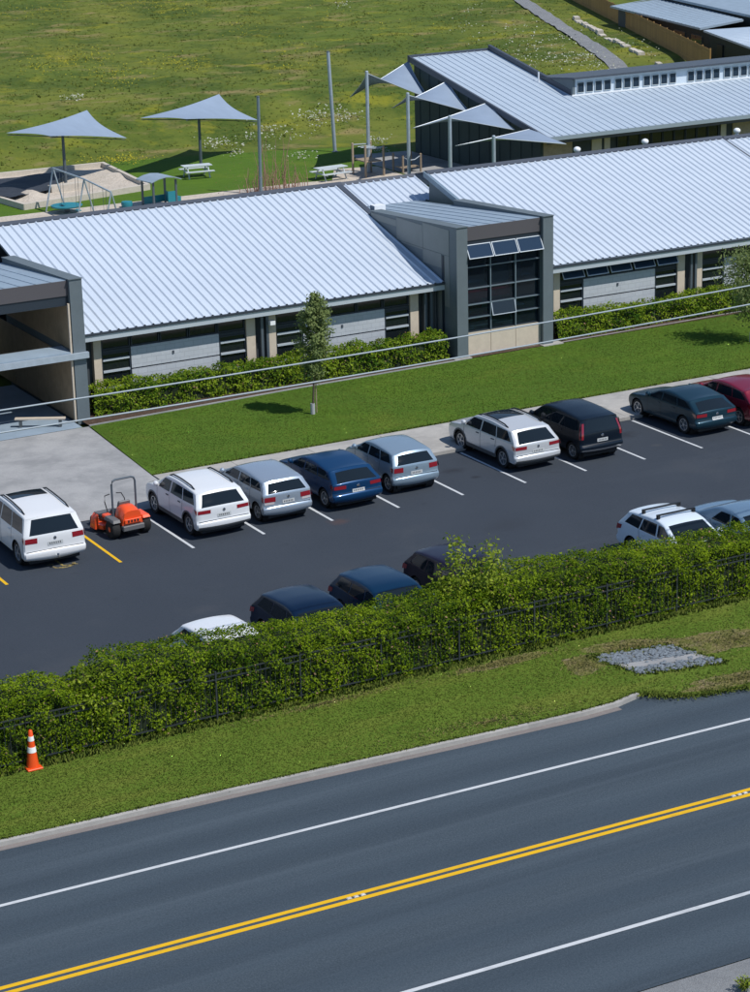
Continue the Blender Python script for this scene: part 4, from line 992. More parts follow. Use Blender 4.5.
    # glass
    if sedan: strip_patch('rear_window', ty_i(.66), ty_i(1.27), -.86, .86, .006, glassm, taper=.05)
    else: strip_patch('rear_window', rz_i(gz+.02), rz_i(H-.17), -.86, .86, .006, glassm, taper=.06)
    strip_patch('windscreen', ty_i(L-hood-wind+.16), ty_i(L-hood-.03), -.90, .90, .006, glassm, taper=-.04)
    yB = L*.50-.02; yC = L*.285; zt = H-.165; zb_ = gz+.015
    hx = L-hood
    for s in (1, -1):
        side_patch('window', [(yB+.04, zb_), (hx-.30, zb_), (hx-wind+.10, zt), (yB+.0, zt+.01)], s, .006, glassm)
        side_patch('window', [(yC+.03, zb_), (yB-.04, zb_), (yB-.08, zt+.01), (yC+.13 if not sedan else yC+.42, zt)], s, .006, glassm)
        if not sedan:
            side_patch('window', [(rake*.35+.30, zb_+.03), (yC-.03, zb_), (yC+.07, zt), (rake+.32, zt-.01)], s, .006, glassm)
        # door shut lines and handles
        for y0 in (yB, yC-.02, hx-.24):
            if y0 == yC-.02: q = [(y0+.06, wr+.33), (y0+.075, wr+.33), (y0+.015, zb_-.01), (y0, zb_-.01)]
            else: q = [(y0, .34), (y0+.014, .34), (y0+.014, zb_-.01), (y0, zb_-.01)]
            side_patch('shut_line', q, s, .003, 'trim_black', n=3, mm=8)
        if handles:
            for y0 in (yB+.10, yC+.14):
                x_ = float(side_x(np.array([y0]), np.array([zb_-.12]))[0])
                MB().box(s*x_-.02, s*x_+.02, y0, y0+.17, zb_-.135, zb_-.105).build('door_handle', paintmat if clad is None else 'trim_grey', t)
        xm = float(side_x(np.array([hx-.34]), np.array([zb_]))[0])
        mm_ = MB(); mm_.lathe([(.02, -.10), (.075, -.06), (.085, .03), (.05, .07), (.01, .085)], axis='y', o=(s*(xm+.10), hx-.34, zb_+.10), seg=12); mm_.box(s*(xm+.02)-.04, s*(xm+.02)+.04, hx-.37, hx-.30, zb_+.01, zb_+.06)
        mm_.build('mirror', paintmat, t, smooth=True)
        # lamps
        if tail == 'std':
            strip_patch('tail_light', rz_i(gz-.24), rz_i(gz-.07), s*.60, s*1.0, .008, 'tail_red', nss=5); side_patch('tail_light_side', [(.10, gz-.24), (.30, gz-.20), (.34, gz-.07), (.12, gz-.07)], s, .008, 'tail_red', n=4, mm=3)
        elif tail == 'wide':
            strip_patch('tail_light', rz_i(gz-.20), rz_i(gz-.08), s*.52, s*1.0, .008, 'tail_red', nss=4); side_patch('tail_light_side', [(.10, gz-.22), (.26, gz-.18), (.38, gz-.07), (.12, gz-.07)], s, .008, 'tail_red', n=4, mm=3)
        elif tail == 'tall':
            strip_patch('tail_light', rz_i(gz-.22), rz_i(gz+.34), s*.90, s*1.0, .008, 'tail_red', nss=8); side_patch('tail_light_side', [(.13, gz-.22), (.20, gz-.22), (.20+rake*.5, gz+.34), (.13+rake*.52, gz+.34)], s, .008, 'tail_red', n=3, mm=5)
        elif tail == 'clear':
            strip_patch('tail_light', rz_i(gz-.26), rz_i(gz-.10), s*.55, s*1.0, .008, 'tail_red', nss=5); strip_patch('reversing_light', rz_i(gz-.34), rz_i(gz-.27), s*.60, s*1.0, .008, 'tail_clear', nss=4); side_patch('tail_light_side', [(.10, gz-.28), (.26, gz-.24), (.30, gz-.10), (.12, gz-.10)], s, .008, 'tail_red', n=4, mm=3)
        strip_patch('headlight', ty_i(L-.42), fz_i(pk.get('nose', .74)-.08), s*.55, s*.98, .008, 'head_clear', nss=5)
        if clad:
            for a, b_ in ((yr+Ra+.02, yf-Ra-.02),): side_patch('sill_cladding', [(a, .27), (b_, .27), (b_, .42), (a, .42)], s, .010, clad, n=8, mm=3)
            for yc in (yr, yf):
                P = np.zeros((15, 2, 3))
                for k in range(15):
                    an = math.pi*(k/14)*1.06-.1
                    for j, R_ in enumerate((Ra-.005, Ra+.055)):
                        y_, z_ = yc+R_*math.cos(an), max(.25, wr+R_*math.sin(an)); P[k, j] = (s*(float(side_x(np.array([y_]), np.array([z_]))[0])+.012), y_, z_)
                link('arch_trim', MB().grid(P).mesh('arch_trim', clad, fix=False), t)
    strip_patch('lower_bumper', rz_i(lowz[0]), rz_i(lowz[1]), -1, 1, .007, low, nxx=9, nss=4)
    if not sedan: strip_patch('hatch_line', rz_i(.628), rz_i(.645), -.97, .97, .003, 'trim_black', nxx=9, nss=2)
    strip_patch('grille', fz_i(.62), fz_i(.36), -.6, .6, .006, 'trim_black', nss=4)
    if plate:
        pz = gz-.30 if not sedan else .72
        p_ = strip_patch('number_plate', rz_i(pz-.06), rz_i(pz+.06), -.26, .26, .012, 'plate', nss=3); [strip_patch('plate_text', rz_i(pz-.028), rz_i(pz+.028), -.20+.07*q_, -.165+.07*q_, .016, 'plate_ink', nss=2, nxx=2, par=p_) for q_ in range(6)]
        yk = rear[3][0] if not sedan else .03
        MB().lathe([(.055, 0), (.045, -.012), (.01, -.015)], axis='y', o=(0, float(np.interp(gz-.14, cr[:, 1], cr[:, 0]))-.008, gz-.14), seg=14).build('badge', 'chrome', t)
    if not sedan and spoiler:
        strip_patch('roof_spoiler', rz_i(H-.15), ty_i(rake+.22), -.92, .92, .014, spoiler, nss=4)
    if sunroof: strip_patch('sunroof', ty_i(sunroof[0]), ty_i(sunroof[1]), -.78, .78, .007, glassm, nss=6)
    if rails:
        for s in (1, -1):
            ys_ = np.linspace(rake+.42, L-hood-wind-.02, 9); pts = []
            for k, y_ in enumerate(ys_):
                i_ = ty_i(y_); y0, z0, b0, e0 = [np.interp(i_, np.arange(len(O)), v) for v in (O[:, 0], O[:, 1], bul, e)]
                pts.append((s*(e0-.04), y_, z0-b0*.86+(.055 if 0 < k < 8 else .0)))
            MB().tube(pts, .026, 6).build('roof_rail', rails, t)
    if bars:
        for y_ in (rake+.75, L-hood-wind-.35):
            z0 = float(np.interp(y_, ct[:, 0], ct[:, 1])); MB().box(-W*.80, W*.80, y_-.035, y_+.035, z0+.06, z0+.10).build('roof_bar', 'trim_black' if bars == 'black' else 'alu', t)
            for s in (1, -1): MB().box(s*W*.74-.04, s*W*.74+.04, y_-.05, y_+.05, z0-.09, z0+.06).build('bar_foot', 'trim_black', t)
    if tow:
        mb = MB(); mb.tube([(0, .15, .40), (0, -.10, .40), (0, -.12, .46)], .03, 6); mb.lathe([(.01, .45), (.04, .47), (.04, .51), (.01, .53)], o=(0, -.12, 0), seg=10); mb.build('tow_ball', 'chrome', t)
    # underbody, wheel wells, wheels
    MB().box(-W+.16, W-.16, .18, L-.2, .20, .30).build('underbody', 'cabin', t)
    ty, rm_, bk = wheel_meshes(wr, style)
    for yc in (yr, yf):
        for s in (1, -1):
            mb = MB(); mb.lathe([(Ra+.02, W-.06), (Ra+.02, W-.36), (.01, W-.36)] if s > 0 else [(Ra+.02, -W+.06), (Ra+.02, -W+.36), (.01, -W+.36)], axis='x', o=(0, yc, wr), seg=24); del mb.f[-2:]
            mb.build('wheel_well', 'cabin', t, fix=False)
            wv = bpy.data.objects.new('wheel', None); C.objects.link(wv); wv.parent = t; wv.location = (s*(W-.125), yc, wr); wv.rotation_euler = (0, 0, 0 if s > 0 else math.pi)
            link('tyre', ty, wv); link('rim', rm_, wv); link('brake_disc', bk, wv)
    return t
mat('car_glass', (.010, .016, .022), .03, 0, .35)
PI = math.pi
GB = 'cars parked in the row facing the lawn'; GF = 'cars parked behind the big hedge'
make_car('large white four wheel drive with black roof rails and tow ball', paint('white', (.72, .73, .74), 0), (-1.86, .62, 0), R(-1), L=4.85, W=.97, H=1.76, wr=.375, yr=.98, yf=3.9, rails='trim_black', gz=1.12, hz=1.16, nose=.90, hood=1.15, wind=.75, rake=.26, tail='std', tum=.24, tow=True, sunroof=(2.15, 2.85), low='paint_white', group=GB, style=0)
make_car('white compact SUV with dark roof rails beside the orange mower', paint('white2', (.70, .72, .74), 0), (3.84, .42, 0), R(1.0), L=4.5, W=.92, H=1.61, wr=.355, yr=.88, yf=3.56, rails='trim_black', gz=1.07, hz=1.06, nose=.84, hood=1.08, wind=.80, rake=.34, tail='wide', clad='trim_grey', low='trim_grey', group=GB)
make_car('silver people mover with bluish roof beside the dark blue car', paint('silver', (.38, .45, .53), .5), (6.25, .62, 0), R(.5), L=4.15, W=.85, H=1.51, wr=.31, yr=.74, yf=3.38, gz=1.04, hz=1.02, nose=.80, hood=.75, wind=.95, rake=.34, tail='clear', low='paint_silver', group=GB, style=0)
make_car('dark blue five door car in the middle of the row', paint('blue', (.006, .045, .125), .3), (8.82, .55, 0), R(1), L=4.5, W=.90, H=1.44, wr=.33, yr=.86, yf=3.52, gz=.98, hz=.95, nose=.74, hood=1.12, wind=.90, rake=.55, drop=.15, tail='wide', low='paint_blue', group=GB)
make_car('light blue grey tall hatchback next to the empty bay', paint('ice', (.27, .36, .44), .4), (11.36, 1.08, 0), R(.5), L=3.9, W=.86, H=1.50, wr=.31, yr=.62, yf=3.12, gz=1.02, hz=1.0, nose=.78, hood=.85, wind=.85, rake=.30, tail='std', low='paint_ice', group=GB)
make_car('silver white station wagon with black roof rails after the empty bay', paint('pearl', (.60, .62, .64), .3), (16.18, .95, 0), R(1.2), L=4.8, W=.92, H=1.55, wr=.35, yr=.98, yf=3.72, rails='trim_black', gz=1.02, hz=1.0, nose=.80, hood=1.12, wind=.85, rake=.48, drop=.12, sunroof=(1.75, 2.75), tail='wide', clad='trim_grey', low='trim_grey', group=GB, style=0)
make_car('black boxy people mover with upright red tail lights', paint('black', (.004, .010, .020), .2), (18.72, .72, 0), R(.5), L=4.25, W=.87, H=1.65, wr=.315, yr=.72, yf=3.42, gz=1.06, hz=1.04, nose=.82, hood=.75, wind=.90, rake=.20, tail='tall', tum=.20, low='chrome', lowz=(.40, .46), group=GB)  # black base colour tinted blue in place of reflected sky
make_car('dark grey teal station wagon parked beside the red car', paint('teal', (.012, .042, .066), .4), (23.95, .98, 0), R(1), L=4.55, W=.91, H=1.40, wr=.335, yr=.92, yf=3.72, gz=.96, hz=.94, nose=.73, hood=1.25, wind=.90, rake=.62, drop=.14, tail='wide', low='paint_teal', group=GB)
make_car('dark red car at the right end of the row', paint('red', (.215, .006, .026), .3), (26.28, .78, 0), R(1), L=4.5, W=.90, H=1.46, wr=.33, yr=.88, yf=3.55, gz=.98, hz=.95, nose=.74, hood=1.15, wind=.90, rake=.60, drop=.14, tail='wide', low='paint_red', group=GB)
# row behind the hedge, noses towards the hedge
make_car('white car showing only its roof above the hedge', paint('white3', (.74, .75, .77), 0), (-1.25, -8.5, 0), PI, L=4.3, W=.88, H=1.44, gz=.95, hz=.93, nose=.72, hood=1.1, wind=.9, rake=.5, group=GF)
make_car('black car roof above the hedge, next to the white roof', paint('black_sky_tint', (.003, .014, .040), .2), (1.62, -7.7, 0), PI, L=4.4, W=.90, H=1.50, gz=.98, hz=.96, nose=.74, hood=1.1, wind=.9, rake=.45, group=GF)  # navy in the black paint stands for sky reflected on the roof
make_car('dark blue car behind the hedge, between two black cars', paint('navy', (.004, .030, .075), .3), (4.22, -7.5, 0), PI, L=4.3, W=.88, H=1.52, gz=1.0, hz=.98, nose=.75, hood=1.0, wind=.9, rake=.40, group=GF)
make_car('black maroon car behind the tall pale leaved shrub', paint('maroon', (.012, .006, .020), .2), (7.05, -6.95, 0), PI, L=4.5, W=.91, H=1.52, gz=1.0, hz=.97, nose=.75, hood=1.1, wind=.9, rake=.45, tail='std', group=GF)
make_car('white hatchback with roof bars behind the right end of the hedge', paint('white4', (.62, .70, .78), 0), (14.45, -7.4, 0), PI, L=4.2, W=.89, H=1.55, gz=1.02, hz=1.0, nose=.78, hood=1.0, wind=.95, rake=.40, bars='black', group=GF)
make_car('light blue sedan behind the right end of the hedge', paint('sky', (.20, .31, .42), .5), (17.05, -7.5, 0), PI, L=4.5, W=.90, H=1.46, gz=.95, hz=.95, nose=.74, hood=1.1, wind=.95, sedan=True, group=GF)

# ------------------------------------------------------------------ mower, cone, fence, wires, stones
mw = thing('ride_on_mower', 'orange ride on zero turn mower with folding roll bar', 'mower', (1.30, 2.0, 0), R(4))
def mwheel(x, y, r, w, m='rubber', rim='mower_orange'):
    e_ = bpy.data.objects.new('wheel', None); C.objects.link(e_); e_.parent = mw; e_.location = (x, y, r)
    MB().lathe([(r*.5, -w/2), (r*.9, -w/2), (r, -w/2+.04), (r, w/2-.04), (r*.9, w/2), (r*.5, w/2)], axis='x', seg=22).build('tyre', m, e_, smooth=True)
    MB().lathe([(.02, -w/2-.01), (r*.48, -w/2+.01), (r*.5, 0), (r*.48, w/2-.01), (.02, w/2+.01)], axis='x', seg=18).build('rim', rim, e_, smooth=True)
for s in (-1, 1): mwheel(s*.55, .35, .31, .27); mwheel(s*.45, 1.95, .17, .14)
MB().box(-.40, .40, .15, 1.75, .30, .42).build('chassis', 'mower_black', mw, bevel=.015)
# rounded orange engine hood
n, k_ = 9, 9; P = np.zeros((n, k_, 3))
for i in range(n):
    for j in range(k_):
        u = i/(n-1); v = -1+2*j/(k_-1); h = .58*(1-abs(v)**4)**.5 if abs(v) < 1 else 0
        P[i, j] = (v*(.37-.03*u), -.02+.62*u+.05*v*v, .46+h*(.80+.20*math.sin(u*2.6)))
mb = MB(); mb.grid(P); mb.poly([tuple(P[0, j]) for j in range(k_)]); mb.poly([tuple(P[-1, j]) for j in range(k_-1, -1, -1)])
mb.build('engine_hood', 'mower_orange', mw, smooth=True)
MB().box(-.30, .30, -.045, -.0, .52, .66).build('hood_panel', 'mower_orange', mw, bevel=.01)
MB().box(-.38, .38, -.08, .12, .28, .45).build('rear_bumper', 'mower_grey', mw, bevel=.02)
MB().box(-.20, .20, .05, .3, .18, .28).build('muffler', 'mower_black', mw, bevel=.02)
for s in (-1, 1):
    MB().hexa([(s*.40, .05, .56), (s*.68, .05, .56), (s*.68, .75, .56), (s*.40, .75, .56), (s*.40, .12, .66), (s*.64, .12, .66), (s*.64, .70, .68), (s*.40, .70, .68)]).build('fender', 'mower_orange' if s > 0 else 'mower_grey', mw, bevel=.015)
    MB().tube([(s*.30, 1.15, .55), (s*.36, 1.25, .95), (s*.30, 1.35, 1.12), (s*.12, 1.35, 1.15)], .018, 7).build('steering_lever', 'mower_black', mw)
    MB().box(s*.42-.13, s*.42+.13, .75, 1.15, .50, .62).build('side_console', 'mower_orange', mw, bevel=.03)
MB().box(-.26, .26, .68, 1.14, .58, .72).build('seat', 'mower_black', mw, bevel=.04)
MB().hexa([(-.24, .60, .70), (.24, .60, .70), (.24, .74, .70), (-.24, .74, .70), (-.21, .52, 1.12), (.21, .52, 1.12), (.21, .62, 1.12), (-.21, .62, 1.12)]).build('seat_back', 'mower_grey', mw, bevel=.03)
rp_ = [(-.42, .55, .45), (-.42, .55, 1.72), (-.38, .55, 1.83), (-.28, .55, 1.87), (.28, .55, 1.87), (.38, .55, 1.83), (.42, .55, 1.72), (.42, .55, .45)]
MB().tube(rp_, .035, 8).build('roll_bar', 'steel_dark', mw, smooth=True)
MB().prism([(-.62, .95), (.60, .95), (.66, 1.12), (.64, 1.62), (.40, 1.80), (-.40, 1.80), (-.64, 1.62), (-.68, 1.12)], .12, .27).build('cutting_deck', 'mower_orange', mw, bevel=.02)
MB().hexa([(-.80, 1.15, .10), (-.66, 1.15, .12), (-.66, 1.55, .12), (-.80, 1.55, .10), (-.78, 1.18, .46), (-.66, 1.15, .62), (-.66, 1.5, .62), (-.78, 1.48, .46)]).build('discharge_chute', 'mower_orange', mw, bevel=.02)
MB().box(-.36, .36, 1.7, 2.1, .34, .40).build('footplate', 'mower_grey', mw)
# hood vents as recessed dark slots
for k in range(4): MB().box(-.20+k*.11, -.14+k*.11, -.052, -.046, .55, .63).build('vent_slot', 'mower_black', mw)

p = at(33, 768, Z=.10); cn = thing('traffic_cone', 'tall orange traffic cone with two white bands on the verge', 'cone', (p.x, p.y, .10))
MB().prism([(-.20, -.20), (.20, -.20), (.20, .20), (-.20, .20)], 0, .05).build('base', 'cone_orange', cn, bevel=.012)
MB().lathe([(.155, .05), (.15, .10), (.118, .38), (.085, .66), (.05, 1.0), (.03, 1.02)], seg=24).build('cone_body', 'cone_orange', cn, smooth=True)
def cr_(z): return float(np.interp(z, [.10, .38, .66, 1.0], [.15, .118, .085, .05]))
for z0, z1 in ((.44, .58), (.74, .86)): MB().lathe([(cr_(z0)+.002, z0), (cr_(z0)+.006, z0+.003), (cr_(z1)+.006, z1-.003), (cr_(z1)+.002, z1)], seg=24).build('white_band', 'cone_white', cn, smooth=True)

fe = thing('steel_fence', 'low black metal fence with hedge leaves growing through it', 'fence')
FY = -13.055
me_post = MB().box(-.022, .022, -.022, .022, 0, 1.40).mesh('post', 'black_metal'); me_pick = MB().box(-.006, .006, -.006, .006, .16, 1.33).mesh('picket', 'black_metal')
me_rail = MB().box(0, 2.37, -.015, .015, 0, .03).mesh('rail', 'black_metal')
x = -15.0; npk = 0
while x < 21:
    o = link('post', me_post, fe); o.location = (x, FY, .08)
    for z in (.18, 1.16, 1.32): o = link('rail', me_rail, fe); o.location = (x+.03, FY, z+.08)
    for k in range(1, 17):
        if x > -11.5 and x < 16 and npk < 296: o = link('picket', me_pick, fe); o.location = (x+.03+k*.1395, FY, .08); npk += 1
    x += 2.43

for i, (z0, lb) in enumerate(((9.84, 'upper of two pale overhead cables crossing in front of the building'), (9.32, 'lower of two pale overhead cables crossing in front of the building'))):
    pts = []
    for k in range(41):
        xx_ = -42+k*2.4; pts.append((xx_, -15.0, z0 - .06 + .00075*(xx_+3)**2))
    o = MB().tube(pts, .021, 6).build('overhead_cable', 'wire', smooth=True); tag(o, lb, 'cable', 'overhead cables')
for xx_ in (-42, 54):
    t = thing('power_pole', ('wooden power pole at the %s end of the overhead cables, outside the view' % ('left' if xx_ < 0 else 'right')), 'pole', (xx_, -15.0, 0), 0, 'power poles')
    MB().lathe([(.17, -.1), (.13, 11.2)], seg=12).build('shaft', 'pole_wood', t, smooth=True); MB().box(-.07, .07, -.9, .9, 10.3, 10.45).build('crossarm', 'pole_wood', t)

# stone outfall pad on the verge
ctr = [at(594, 657, Z=.1), at(640, 674, Z=.1), at(725, 662, Z=.1), at(668, 646, Z=.1)]
st = thing('stone_pad', 'pad of grey stones around a pale strip on the verge', 'stone pad')
V = []; F = []
def rock(c, r):
    bm = bmesh.new(); bmesh.ops.create_icosphere(bm, subdivisions=1, radius=1)
    n0 = len(V)
    for v in bm.verts: q = v.co*(1+random.uniform(-.25, .25)); V.append((c[0]+q.x*r*random.uniform(.9, 1.2), c[1]+q.y*r, c[2]+q.z*r*.6))
    for f in bm.faces: F.append(tuple(n0+v.index for v in f.verts))
    bm.free()
for k in range(800):
    u, v = random.random(), random.random()
    p = ctr[0].lerp(ctr[1], u).lerp(ctr[3].lerp(ctr[2], u), v)
    if .50 < u < .72 and random.random() < .93: continue
    rock((p.x+random.gauss(0, .06), p.y+random.gauss(0, .05), .12), random.uniform(.035, .075))
me = bpy.data.meshes.new('stones'); me.from_pydata(V, [], F); me.materials.append(MATS['stone']); o = link('stones', me, st); o['kind'] = 'stuff'
q = [ctr[0].lerp(ctr[1], u) for u in (.50, .72)]; q2 = [ctr[3].lerp(ctr[2], u) for u in (.50, .72)]
MB().prism([q[0].xy, q[1].xy, q2[1].xy, q2[0].xy], .06, .125).build('concrete_strip', 'drive_concrete', st)
sheetp = [(c.x, c.y) for c in ctr]; MB().prism(sheetp, .07, .108).build('pebble_bed', 'gravel', st)

# ------------------------------------------------------------------ planting
def hedge(name, label, x0, x1, y0, y1, zb, hfun, n, size, lm, seed, xy=None, core=.16, group=None, lump=.12, cat='hedge'):
    t = thing(name, label, cat, (0, 0, 0), 0, group)
    rg = np.random.default_rng(seed)
    L = x1-x0; D = y1-y0
    per = rg.uniform(0, 1, n); X = rg.uniform(x0, x1, n); Hh = hfun(X)
    tot = 2.0*Hh + D
    s = per*tot; Yl = np.where(s < Hh, y0, np.where(s < Hh+D, y0+(s-Hh), y1)); Z = np.where(s < Hh, s, np.where(s < Hh+D, Hh, tot-s))
    N_ = np.stack([np.zeros(n), np.where(s < Hh, -1., np.where(s < Hh+D, 0., 1.)), np.where((s >= Hh) & (s < Hh+D), 1., .15)], 1)
    # rounded shoulders
    dy = np.minimum(np.abs(Yl-y0), np.abs(y1-Yl)); rd = .30
    topm = (s >= Hh) & (s < Hh+D); Z = np.where(topm, Z - .16*np.clip(1-dy/rd, 0, 1)**2, Z)
    # lumps
    l = fbm2(X*1.0+Z*.6, Yl*1.2-Z*.9, seed, 2.2)*lump + fbm2(X-Z*.5, Yl+Z*1.3, seed+1, 5.5)*lump*.55
    dep = -np.abs(rg.normal(0, .10, n)) + rg.uniform(-.02, .06, n)
    off = (l + dep)[:, None]*N_
    pos = np.stack([X, Yl, Z+zb], 1) + off
    pos[:, 2] = np.maximum(pos[:, 2], zb+.03)
    tint = .40 + .26*fbm2(X, Yl*1.3+Z, seed+2, 1.7) + rg.normal(0, .24, n)
    leaves('foliage', pos, N_*1.0 + np.array([0, -.1, .35]), size*rg.uniform(.6, 1.25, n), lm, t, tint, jitter=.6)
    dn = rg.choice(n, n//60, replace=False); leaves('withered_leaves', pos[dn]+N_[dn]*.02, N_[dn], size, 'twig_leaf', t)
    # stems, and a dark leafy core added to block light through the hedge
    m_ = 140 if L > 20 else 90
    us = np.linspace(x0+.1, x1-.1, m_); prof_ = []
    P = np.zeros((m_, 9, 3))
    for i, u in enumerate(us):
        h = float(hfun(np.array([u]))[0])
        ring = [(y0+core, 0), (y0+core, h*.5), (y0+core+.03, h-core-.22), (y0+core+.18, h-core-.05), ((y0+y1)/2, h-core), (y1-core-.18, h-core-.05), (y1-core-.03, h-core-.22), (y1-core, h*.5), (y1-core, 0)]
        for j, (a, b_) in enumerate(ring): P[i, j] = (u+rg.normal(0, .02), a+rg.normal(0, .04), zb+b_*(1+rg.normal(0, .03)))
    link('foliage_light_block', MB().grid(P).mesh('foliage_light_block', 'foliage_core', fix=False), t)
    mb = MB()
    xk = x0+.3
    while xk < x1-.2:
        yk = (y0+y1)/2 + rg.normal(0, .1); mb.tube([(xk, yk, zb-.02), (xk+rg.normal(0, .06), yk, zb+.5)], .03, 5); xk += .7
    mb.build('stems', 'bark', t)
    return t
hk = ([-14, -9, -7.2, -6.5, -5.6, -3.5, -1.4, 1, 3.1, 4.6, 6, 7.2, 9, 11.4, 14.6, 22], [1.95, 1.9, 1.90, 1.60, 2.16, 2.05, 1.88, 1.80, 1.80, 1.92, 2.1, 2.12, 1.98, 1.84, 1.74, 1.7])
hedge('hedge', 'long dense green hedge behind the low metal fence', -13.5, 21.5, -13.08, -11.55, .08, lambda x: np.interp(x, *hk), 180000, .068, 'hedge_leaf', 21, lump=.13)
hedge('shrub_border', 'leafy green shrub border under the left wing windows', 5.6, 21.25, 15.62, 16.5, .13, lambda x: 1.10+.10*fbm2(x, x*.3, 8, 1.6), 26000, .10, 'shrub_leaf', 31, group='shrub borders along the front wall', lump=.16)
hedge('shrub_border', 'leafy green shrub border under the right wing windows', 26.75, 44, 15.75, 16.6, .13, lambda x: 1.02+.10*fbm2(x, x*.3, 9, 1.6), 26000, .10, 'shrub_leaf', 33, group='shrub borders along the front wall', lump=.16)

def shrub(name, label, c, rad, h, n, size, lm, seed, cat='shrub', sparse=.0, z0=.1):
    t = thing(name, label, cat, (c[0], c[1], z0))
    rg = np.random.default_rng(seed); nb = 16
    tips = []
    mb = MB()
    for k in range(nb):
        a = rg.uniform(0, 6.28); rr_ = rad*rg.uniform(.15, 1)**.7; hh = h*(rg.uniform(.55, 1.0) if k else 1.0)
        p1 = Vector((rr_*.35*math.cos(a), rr_*.35*math.sin(a), hh*.5)); p2 = Vector((rr_*math.cos(a), rr_*math.sin(a), hh))
        mb.tube([(0, 0, 0), tuple(p1), tuple(p2)], [.025, .015, .006], 5); tips.append((p1, p2))
    mb.build('stems', 'bark', t)
    pos = []; nr = []
    for k in range(n):
        p1, p2 = tips[rg.integers(nb)]; u = rg.uniform(-.2, 1.05); q = p1.lerp(p2, u); s = rad*.20*(1.1-.5*max(u, 0))
        o_ = rg.normal(0, s, 3); pos.append((q.x+o_[0], q.y+o_[1], max(.05, q.z+o_[2]*.9))); nr.append((o_[0]*2, o_[1]*2, .5+abs(o_[2])))
    leaves('foliage', np.array(pos), unit(np.array(nr)), size, lm, t, rg.normal(.5, .25, n))
    return t
shrub('tall_shrub', 'tall pale leaved shrub rising above the hedge', (5.2, -12.3), 1.15, 3.05, 3400, .12, 'pale_leaf', 5)
shrub('tall_shrub', 'yellow green bush bulging from the hedge near the cone', (-6.0, -12.75), .65, 2.05, 1300, .11, 'pale_leaf', 6)
pq = at(744, 990, Z=0); shrub('low_plant', 'small green weed at the bottom right corner of the road', (pq.x, pq.y), .22, .30, 420, .05, 'pale_leaf', 7, 'plant', z0=0)

def tree(label, c, h, zc, rx, n, size, lm, seed, shape, z0=.12, r0=.05, guard=True):
    t = thing('young_tree', label, 'tree', (c[0], c[1], z0))
    rg = np.random.default_rng(seed); tr = bpy.data.objects.new('trunk', None)
    lean = rg.normal(0, .02, 2)
    mb = MB(); pts = [(lean[0]*z, lean[1]*z, z) for z in np.linspace(0, h*.96, 9)]
    mb.tube(pts, list(np.linspace(r0, .008, 9)), 8); mb.build('trunk', 'bark', t, smooth=True)
    mb = MB(); br = []
    for k in range(34):
        z = zc + (h-zc)*((k+.5)/34)**.9*.97; u = (z-zc)/(h-zc); a = k*2.4+rg.normal(0, .3); l = rx*shape(u)*rg.uniform(.75, 1.1)
        a0 = Vector((lean[0]*z, lean[1]*z, z-.12)); e_ = a0+Vector((l*math.cos(a), l*math.sin(a), l*.75+.08)); mb.tube([tuple(a0), tuple(a0.lerp(e_, .5)+Vector((0, 0, .03))), tuple(e_)], [.014, .009, .004], 5); br.append((a0, e_))
    mb.build('limbs', 'bark', t)
    pos = []; nr = []; cl = rg.uniform(.2, .8, 34); ti = []
    for k in range(n):
        b_ = rg.integers(34); a0, e_ = br[b_]; q = a0.lerp(e_, rg.uniform(.2, 1.12)); o_ = rg.normal(0, rx*.17, 3); pos.append((q.x+o_[0], q.y+o_[1], q.z+o_[2])); nr.append((q.x+o_[0], q.y+o_[1], .4)); ti.append(cl[b_]*.6+rg.uniform(0, .4))
    leaves('crown', np.array(pos), unit(np.array(nr)), size, lm, t, np.array(ti))
    if guard: MB().lathe([(r0+.035, 0), (r0+.035, .42)], seg=12).build('trunk_guard', 'trunk_guard', t)
    MB().tube([(.22, .1, 0), (.22, .1, 1.4)], .02, 6).build('stake', 'timber', t)
    return t
tree('slim young tree on the front lawn with a pale trunk guard', (12.75, 11.41), 4.75, 1.35, .60, 6000, .12, 'tree_leaf', 3, lambda u: max(.12, math.sin(min(1, u*.95+.12)*math.pi)**.7))
tree('bushy dark young tree on the lawn at the right edge', (33.35, 11.0), 3.75, .75, 1.25, 6000, .12, 'tree_leaf', 4, lambda u: max(.15, math.sin(min(1, u*.85+.18)*math.pi)**.6))

# bare reddish shrub stems behind the ridge
t = thing('bare_shrub', 'bare reddish brown shrub stems behind the left roof ridge', 'shrub', (33.2, 55.6, .02))
for k in range(60):
    a = random.gauss(.2, 1.1); y = random.uniform(-.4, .4); h = random.uniform(1.0, 3.4) if abs(a) < 1.0 else random.uniform(.5, 1.7)
    MB().tube([(a, y, 0), (a+random.gauss(0, .12), y, h*.5), (a+random.gauss(0, .25), y, h)], [.026, .018, .008], 5).build('stem', 'twig', t)
n = 1500; leaves('buds', np.stack([RNG.normal(.2, 1.2, n), RNG.normal(0, .35, n), np.abs(RNG.normal(.3, .9, n))+.1], 1), np.tile([0, 0, 1.], (n, 1)), .06, 'twig_leaf', t)

